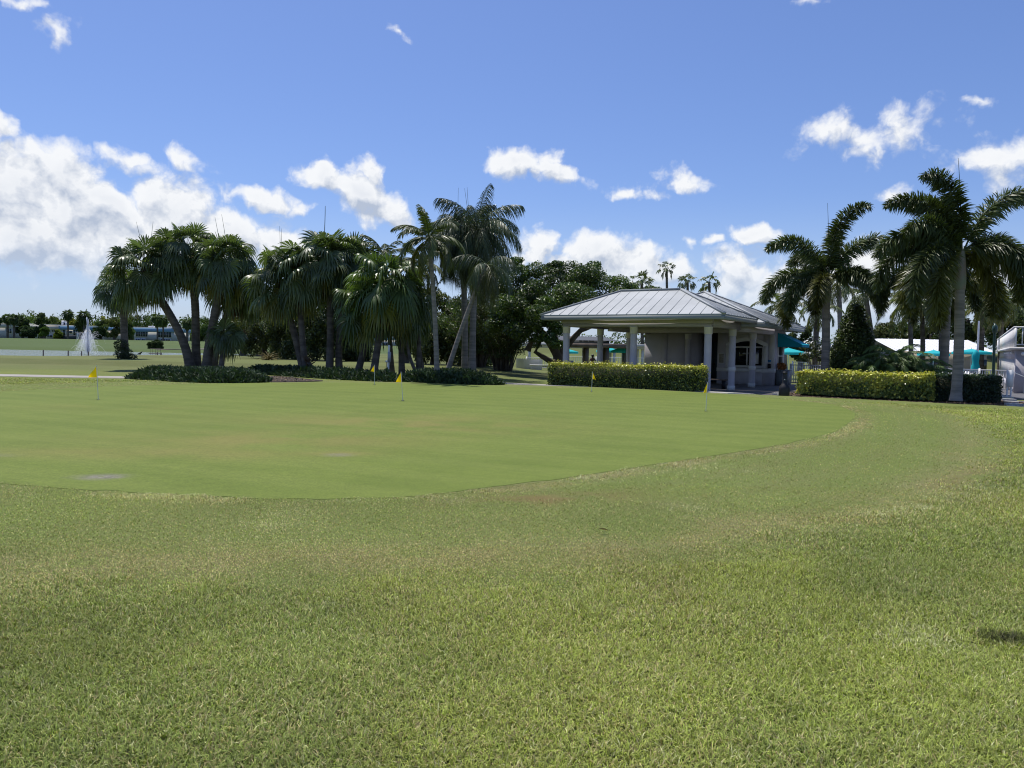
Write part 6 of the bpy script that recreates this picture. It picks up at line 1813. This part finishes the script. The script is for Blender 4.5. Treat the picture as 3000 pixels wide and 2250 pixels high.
# grey roofed low building beyond
a, b = at(1612, 982, 105), at(1800, 982, 105)
t = thing('low_building', 'long low building with dark grey roof behind the pool shelter', 'building', Vector(((a.x + b.x) / 2, 110, 1.0)))
zb = float(H((a.x + b.x) / 2, 108)) - .2; zt = at(1700, 984, 105).z
mb = MB(); mb.box((a.x + .6, 105.6, zb), (b.x - .6, 113, zt - .6)); mb.build('wall', M['bscreen'], t)
mb = MB(); mb.add([(a.x - .3, 105, zt - .6), (b.x + .3, 105, zt - .6), (b.x - 1, 109, zt), (a.x + 1, 109, zt), (b.x + .3, 113, zt - .6), (a.x - .3, 113, zt - .6)], [[0, 1, 2, 3], [3, 2, 4, 5]]); mb.add([(a.x - .3, 105, zt - .6), (a.x + 1, 109, zt), (a.x - .3, 113, zt - .6), (b.x + .3, 105, zt - .6), (b.x + .3, 113, zt - .6), (b.x - 1, 109, zt)], [[0, 1, 2], [3, 4, 5]]); mb.build('roof', surf('dark_roof', (.055, .06, .07), .7, .1, .4), t)
for px0, px1 in ((1697, 1706), (1709, 1722), (1725, 1740)):
    c0, c1 = at(px0, 997, 105.6), at(px1, 1001, 105.6); mb = MB(); mb.box((c0.x, 105.5, c1.z), (c1.x, 105.59, c0.z)); mb.build('window', M['bglass'], t)

# umbrellas
UG = 'teal pool umbrellas standing open'


def umbrella(label, px, top, rim, Z, rpx, seed, ground=FLOOR, sides=8):
    s = Z / FPX; c = at(px, rim, Z); tz = at(px, top, Z).z; r = rpx * s
    t = thing('pool_umbrella', label, 'umbrella', Vector((c.x, c.y, ground)), UG)
    mb = MB(); mb.tube([(c.x, c.y, ground), (c.x, c.y, tz + .05)], .022, 8); mb.build('pole', M['whitef'], t)
    th = np.arange(sides) * 2 * math.pi / sides + .2 + seed; K = 5; V = []
    for k in range(K + 1):
        f_ = k / K; V += [(c.x + r * f_ * math.cos(a), c.y + r * f_ * math.sin(a), tz - (tz - c.z) * f_ ** .92) for a in th]
    V += [(c.x + r * .995 * math.cos(a), c.y + r * .995 * math.sin(a), c.z - .16) for a in th]
    f = [(k * sides + j, k * sides + (j + 1) % sides, (k + 1) * sides + (j + 1) % sides, (k + 1) * sides + j) for k in range(K + 1) for j in range(sides)]
    mb = MB(); mb.add(V, f); mb.build('canopy', M['tealu'], t)
    mb = MB()
    for a in th: mb.tube([(c.x, c.y, tz - .05), (c.x + r * math.cos(a), c.y + r * math.sin(a), c.z - .03)], .008, 4)
    mb.build('ribs', M['whitef'], t)
    return t


umbrella('teal umbrella partly behind the leftmost pavilion column', 1660, 1021, 1030, 63, 36, 0)
umbrella('teal umbrella right of the second visible column under the pavilion', 1782, 1016, 1027, 62, 36, .2)
umbrella('teal umbrella beside the rear columns under the pavilion', 1822, 1015, 1028, 60, 32, .4)
umbrella('teal umbrella open below the awning', 2310, 1019, 1032, 52, 52, .1)
umbrella('teal umbrella glimpsed left of the dark trunked foxtail', 2735, 1025, 1036, 52, 44, .3)
umbrella('wide teal umbrella behind the closed one at the right', 2846, 1022, 1031, 52, 54, .5)


def closed_umbrella(label, px, top, rim, Z, seed):
    c = at(px, rim, Z); tz = at(px, top, Z).z; rng = np.random.default_rng(seed)
    t = thing('closed_umbrella', label, 'umbrella', Vector((c.x, c.y, FLOOR)), 'teal pool umbrellas tied shut')
    mb = MB(); mb.tube([(c.x, c.y, FLOOR), (c.x, c.y, tz + .12)], .022, 8); mb.build('pole', M['whitef'], t)
    mb = MB(); n = 20; prof = [(.03, tz + .08), (.10, tz), (.16, tz - .18), (.15, tz - .40), (.13, tz - .62), (.17, tz - .80), (.19, c.z)]
    th = np.arange(n) * 2 * math.pi / n
    V = [(c.x + r * (1 + .22 * (j % 2 * 2 - 1) * min(1, k * .6)) * math.cos(th[j]), c.y + r * (1 + .22 * (j % 2 * 2 - 1) * min(1, k * .6)) * math.sin(th[j]), z + (rng.normal(0, .025) if k == 6 else 0)) for k, (r, z) in enumerate(prof) for j in range(n)]
    mb.add(V, [(k * n + j, k * n + (j + 1) % n, (k + 1) * n + (j + 1) % n, (k + 1) * n + j) for k in range(6) for j in range(n)]); mb.build('canopy', M['tealu'], t)
    return t


closed_umbrella('closed teal umbrella in front of the wide open one', 2857, 1030, 1086, 42.5, 1)
closed_umbrella('closed teal umbrella half hidden by the tallest foxtail trunk', 2811, 1040, 1086, 43.5, 2)
# white roofed building far right
a, b = at(2555, 995, 72), at(2836, 995, 72); zt = at(2740, 995, 72).z; ze = at(2740, 1030, 68.5).z
t = thing('white_roofed_building', 'low building with a white metal roof behind the bushy date palm', 'building', Vector(((a.x + b.x) / 2, 71, FLOOR)))
mb = MB(); mb.add([(a.x, 67.5, ze), (b.x, 67.5, ze), (b.x, 72, zt), (a.x, 72, zt), (b.x, 76.5, ze), (a.x, 76.5, ze)], [[0, 1, 2, 3], [3, 2, 4, 5]])
for x in np.arange(a.x + .3, b.x, .62):
    mb.tube([(x, 67.5, ze + .02), (x, 72, zt + .02)], .025, 4)
mb.build('roof', surf('white_metal', (.74, .75, .78), .5, .05, .8), t)
mb = MB(); mb.box((a.x + .4, 68.4, FLOOR - .1), (b.x - .4, 75.6, ze - .02)); mb.build('wall', M['bwall'], t)
mb = MB(); mb.box((a.x + .3, 68.0, ze - .22), (b.x - .3, 68.39, ze - .08)); mb.build('gutter', M['whitep'], t)
for x in (a.x + 1.8, a.x + 3.6, b.x - 1.2):
    mb = MB(); mb.box((x, 68.33, .2), (x + .8, 68.399, 1.25)); mb.build('window', M['bglass'], t)

# white sided building at the right edge (long side runs away along v)
C0 = np.array([24.5, 37.0]); f = lambda a, b, c: (C0[0] + UU[0] * a + VV[0] * b, C0[1] + UU[1] * a + VV[1] * b, c)
t = thing('flat_roofed_building', 'grey stucco building with white roof parapet and railing at the right edge', 'building', Vector(f(4, 5, FLOOR)))
mb = MB(); mb.box((.0, 0, FLOOR - .2), (9, 1.2, 1.92), T=f); mb.box((.0, 1.2, 1.45), (.25, 34.0, 1.92), T=f); mb.box((0, 1.2, FLOOR - .2), (.25, 34.0, .18), T=f); mb.box((.25, 1.2, FLOOR - .2), (9, 34, 1.918), T=f)
for y in np.arange(2.9, 33, 1.6): mb.box((.0, y, .18), (.25, y + .16, 1.45), T=f)
mb.build('wall', M['stucco'], t)
mb = MB(); mb.box((-.25, -.25, 1.925), (9, 34.2, 2.05), T=f); mb.build('cornice', M['whitep'], t)
mb = MB(); mb.box((-.12, .02, 2.055), (-.02, 34.0, 2.98), T=f); mb.build('parapet', M['whitep'], t, )
mb = MB(); mb.box((-.14, -.16, 2.98), (9, -.06, 3.05), T=f); mb.box((-.14, -.06, 2.98), (.0, 34.0, 3.05), T=f); mb.box((-.14, -.14, 2.14), (9, -.08, 2.20), T=f)
for a_ in np.arange(-.10, 9, .30): mb.box((a_, -.13, 2.2), (a_ + .05, -.09, 2.98), T=f)
for a_ in np.arange(-.12, 9, 1.6): mb.box((a_ - .0, -.155, 2.055), (a_ + .12, -.065, 2.98), T=f)
mb.build('railing', M['whitef'], t)
for y in np.arange(1.45, 30, 1.6):
    mb = MB(); mb.box((.06, y, .18), (.10, y + 1.4, 1.45), T=f); w_ = mb.build('window', M['glass'], t)
    mb = MB()
    for k in range(4): mb.box((.0, y + k * .42, .181), (.055, y + k * .42 + .06, 1.449), T=f)
    mb.build('frame', M['whitep'], w_)
mb = MB(); mb.box((.55, -.05, FLOOR), (1.5, -.001, 1.55), T=f); dr = mb.build('door', M['whitep'], t)
mb = MB(); mb.box((.68, -.065, .1), (1.37, -.051, 1.42), T=f); mb.build('pane', M['bglass'], dr)
mb = MB(); c = f(.28, -.22, 1.72); mb.lathe((c[0], c[1], c[2] - .09), [(0, 0), (.07, .02), (.09, .08), (.08, .15), (0, .17)], 12); mb.build('lamp', M['whitef'], t, smooth=True)
for y in (1.6, 4.8, 8.0, 11.2):
    c = f(-.12, y, 1.78); mb = MB(); mb.lathe((c[0], c[1], c[2] - .08), [(0, 0), (.07, .02), (.08, .08), (0, .15)], 10); mb.build('lamp', M['whitef'], t, smooth=True)
mb = MB(); mb.tube([f(.4, -.06, FLOOR), f(.4, -.06, 1.35), f(.7, -.06, 1.68), f(1.3, -.06, 1.68)], .03, 6); mb.build('pipe', M['whitep'], t)
# white gate post with rope
b = at(2956, 1165, 33.2); b.z = -.2
t = thing('gate_post', 'white gate panel post beside the dark green hedge with a rope to the building', 'post', b)
mb = MB(); mb.box((b.x - .13, b.y - .05, .25), (b.x + .12, b.y + .05, 1.0)); mb.build('panel', M['whitef'], t)
for dx in (-.10, .07):
    mb = MB(); mb.tube([(b.x + dx, b.y, -.3), (b.x + dx, b.y, .3)], .03, 8); mb.build('leg', M['whitef'], t)
mb = MB(); e = Vector(f(1.6, -.3, .55)); P = bez([(b.x + .1, b.y, .92), ((b.x + e.x) / 2, (b.y + e.y) / 2, .42), e], 12); mb.tube(P, .018, 6); mb.build('rope', M['whitef'], t)
# dark green lamp post, white mast
b = at(2910, 1118, 37.5); b.z = -.2; tp = at(2914, 975, 37.5)
t = thing('lamp_post', 'dark green pole standing behind the dark green hedge', 'lamp post', b)
mb = MB(); mb.tube([b, tp], [.075, .065], 10); mb.build('pole', M['greenp'], t, smooth=True)
mb = MB(); mb.lathe((tp.x, tp.y, tp.z - .02), [(.05, 0), (.11, .04), (.13, .20), (.10, .36), (.05, .42), (0, .46)], 12); mb.build('lamp_head', M['greenp'], t, smooth=True)
b = at(2862, 1085, 46); b.z = FLOOR; tp = at(2868, 940, 46)
mb = MB(); mb.tube([b, tp], [.085, .045], 10); tag(mb.build('mast', M['whitef'], smooth=True), 'tall white mast rising behind the closed teal umbrella', 'mast')
b = at(2388, 1085, 55); b.z = FLOOR; tp = at(2386, 955, 55); mb = MB(); mb.tube([b, tp], [.11, .10], 10); tag(mb.build('mast', M['whitef'], smooth=True), 'white pole behind the white flowered bush', 'mast')

# loungers seen low behind the fences
def lounger(label, px, py, Z, rot, group='white pool loungers behind the fences'):
    p = at(px, py, Z); t = thing('pool_lounger', label, 'lounger', Vector((p.x, p.y, FLOOR)), group)
    c_, s_ = math.cos(rot), math.sin(rot); g_ = lambda a, b, c: (p.x + a * c_ - b * s_, p.y + a * s_ + b * c_, FLOOR + c)
    mb = MB(); mb.box((-.3, -.9, .32), (.3, .4, .37), T=g_); mb.build('seat', M['whitef'], t)
    mb = MB(); mb.add([g_(-.3, .4, .37), g_(.3, .4, .37), g_(.3, .95, .85), g_(-.3, .95, .85), g_(-.3, .43, .33), g_(.3, .43, .33), g_(.3, .98, .82), g_(-.3, .98, .82)], [(0, 1, 2, 3), (7, 6, 5, 4), (3, 2, 6, 7), (0, 3, 7, 4), (1, 5, 6, 2)]); mb.build('backrest', M['whitef'], t)
    for (a, b) in ((-.27, -.8), (.23, -.8), (-.27, .3), (.23, .3)):
        mb = MB(); mb.box((a, b, 0), (a + .05, b + .05, .32), T=g_); mb.build('leg', M['whitef'], t)


lounger('white lounger behind the fence right of the closed umbrellas', 2880, 1080, 45, .5)
lounger('white lounger behind the fence below the closed umbrella', 2845, 1085, 44, .9)
lounger('white lounger under the teal umbrella behind the leftmost column', 1685, 1060, 59, .4)
# seated person with dark hair beyond the long hedge, seen from behind
p = at(1736, 1062, 62); t = thing('person', 'person with dark hair and brownish top sitting beyond the long hedge', 'person', Vector((p.x, p.y, FLOOR)))
me = bpy.data.meshes.new('body'); z0 = FLOOR
J = [(0, 0, .50), (0, .02, .72), (0, .03, .95), (0, .02, 1.06), (0, -.02, 1.20), (.19, .03, .98), (.26, -.02, .74), (.18, -.22, .66), (-.19, .03, .98), (-.26, -.02, .74), (-.18, -.22, .66), (.11, -.42, .50), (.11, -.46, .08), (.11, -.60, .04), (-.11, -.42, .50), (-.11, -.46, .08), (-.11, -.60, .04)]
E = [(0, 1), (1, 2), (2, 3), (3, 4), (2, 5), (5, 6), (6, 7), (2, 8), (8, 9), (9, 10), (0, 11), (11, 12), (12, 13), (0, 14), (14, 15), (15, 16)]
rd = [.16, .15, .15, .06, .105, .07, .05, .04, .07, .05, .04, .085, .055, .045, .085, .055, .045]
me.from_pydata([(a + p.x, b + p.y, c + z0) for a, b, c in J], E, []); o = bpy.data.objects.new('body', me); COL.objects.link(o)
o.modifiers.new('skin', 'SKIN')
for k, v in enumerate(me.skin_vertices[0].data): v.radius = (rd[k], rd[k] * .8)
me.skin_vertices[0].data[0].use_root = True
o.modifiers.new('sub', 'SUBSURF').levels = 1; me.materials.append(surf('brown_top', (.16, .085, .075), .9, .2, 5)); o.parent = t; o.matrix_parent_inverse = Matrix.Translation(-t.location)
mb = MB(); mb.lathe((p.x, p.y + .02, z0 + 1.13), [(0, 0), (.10, .03), (.125, .12), (.10, .20), (0, .235)], 12); mb.build('hair', M['black'], t, smooth=True)
ch = thing('chair', 'white pool chair carrying the seated person', 'chair', Vector((p.x, p.y, FLOOR)))
mb = MB(); mb.box((p.x - .26, p.y - .28, z0 + .34), (p.x + .26, p.y + .2, z0 + .38)); mb.build('seat', M['whitef'], ch)
mb = MB(); mb.box((p.x - .26, p.y + .21, z0 + .38), (p.x + .26, p.y + .25, z0 + .80)); mb.build('backrest', M['whitef'], ch)
for (a, b) in ((-.25, -.27), (.21, -.27), (-.25, .16), (.21, .16)):
    mb = MB(); mb.box((p.x + a, p.y + b, z0), (p.x + a + .04, p.y + b + .04, z0 + .34)); mb.build('leg', M['whitef'], ch)
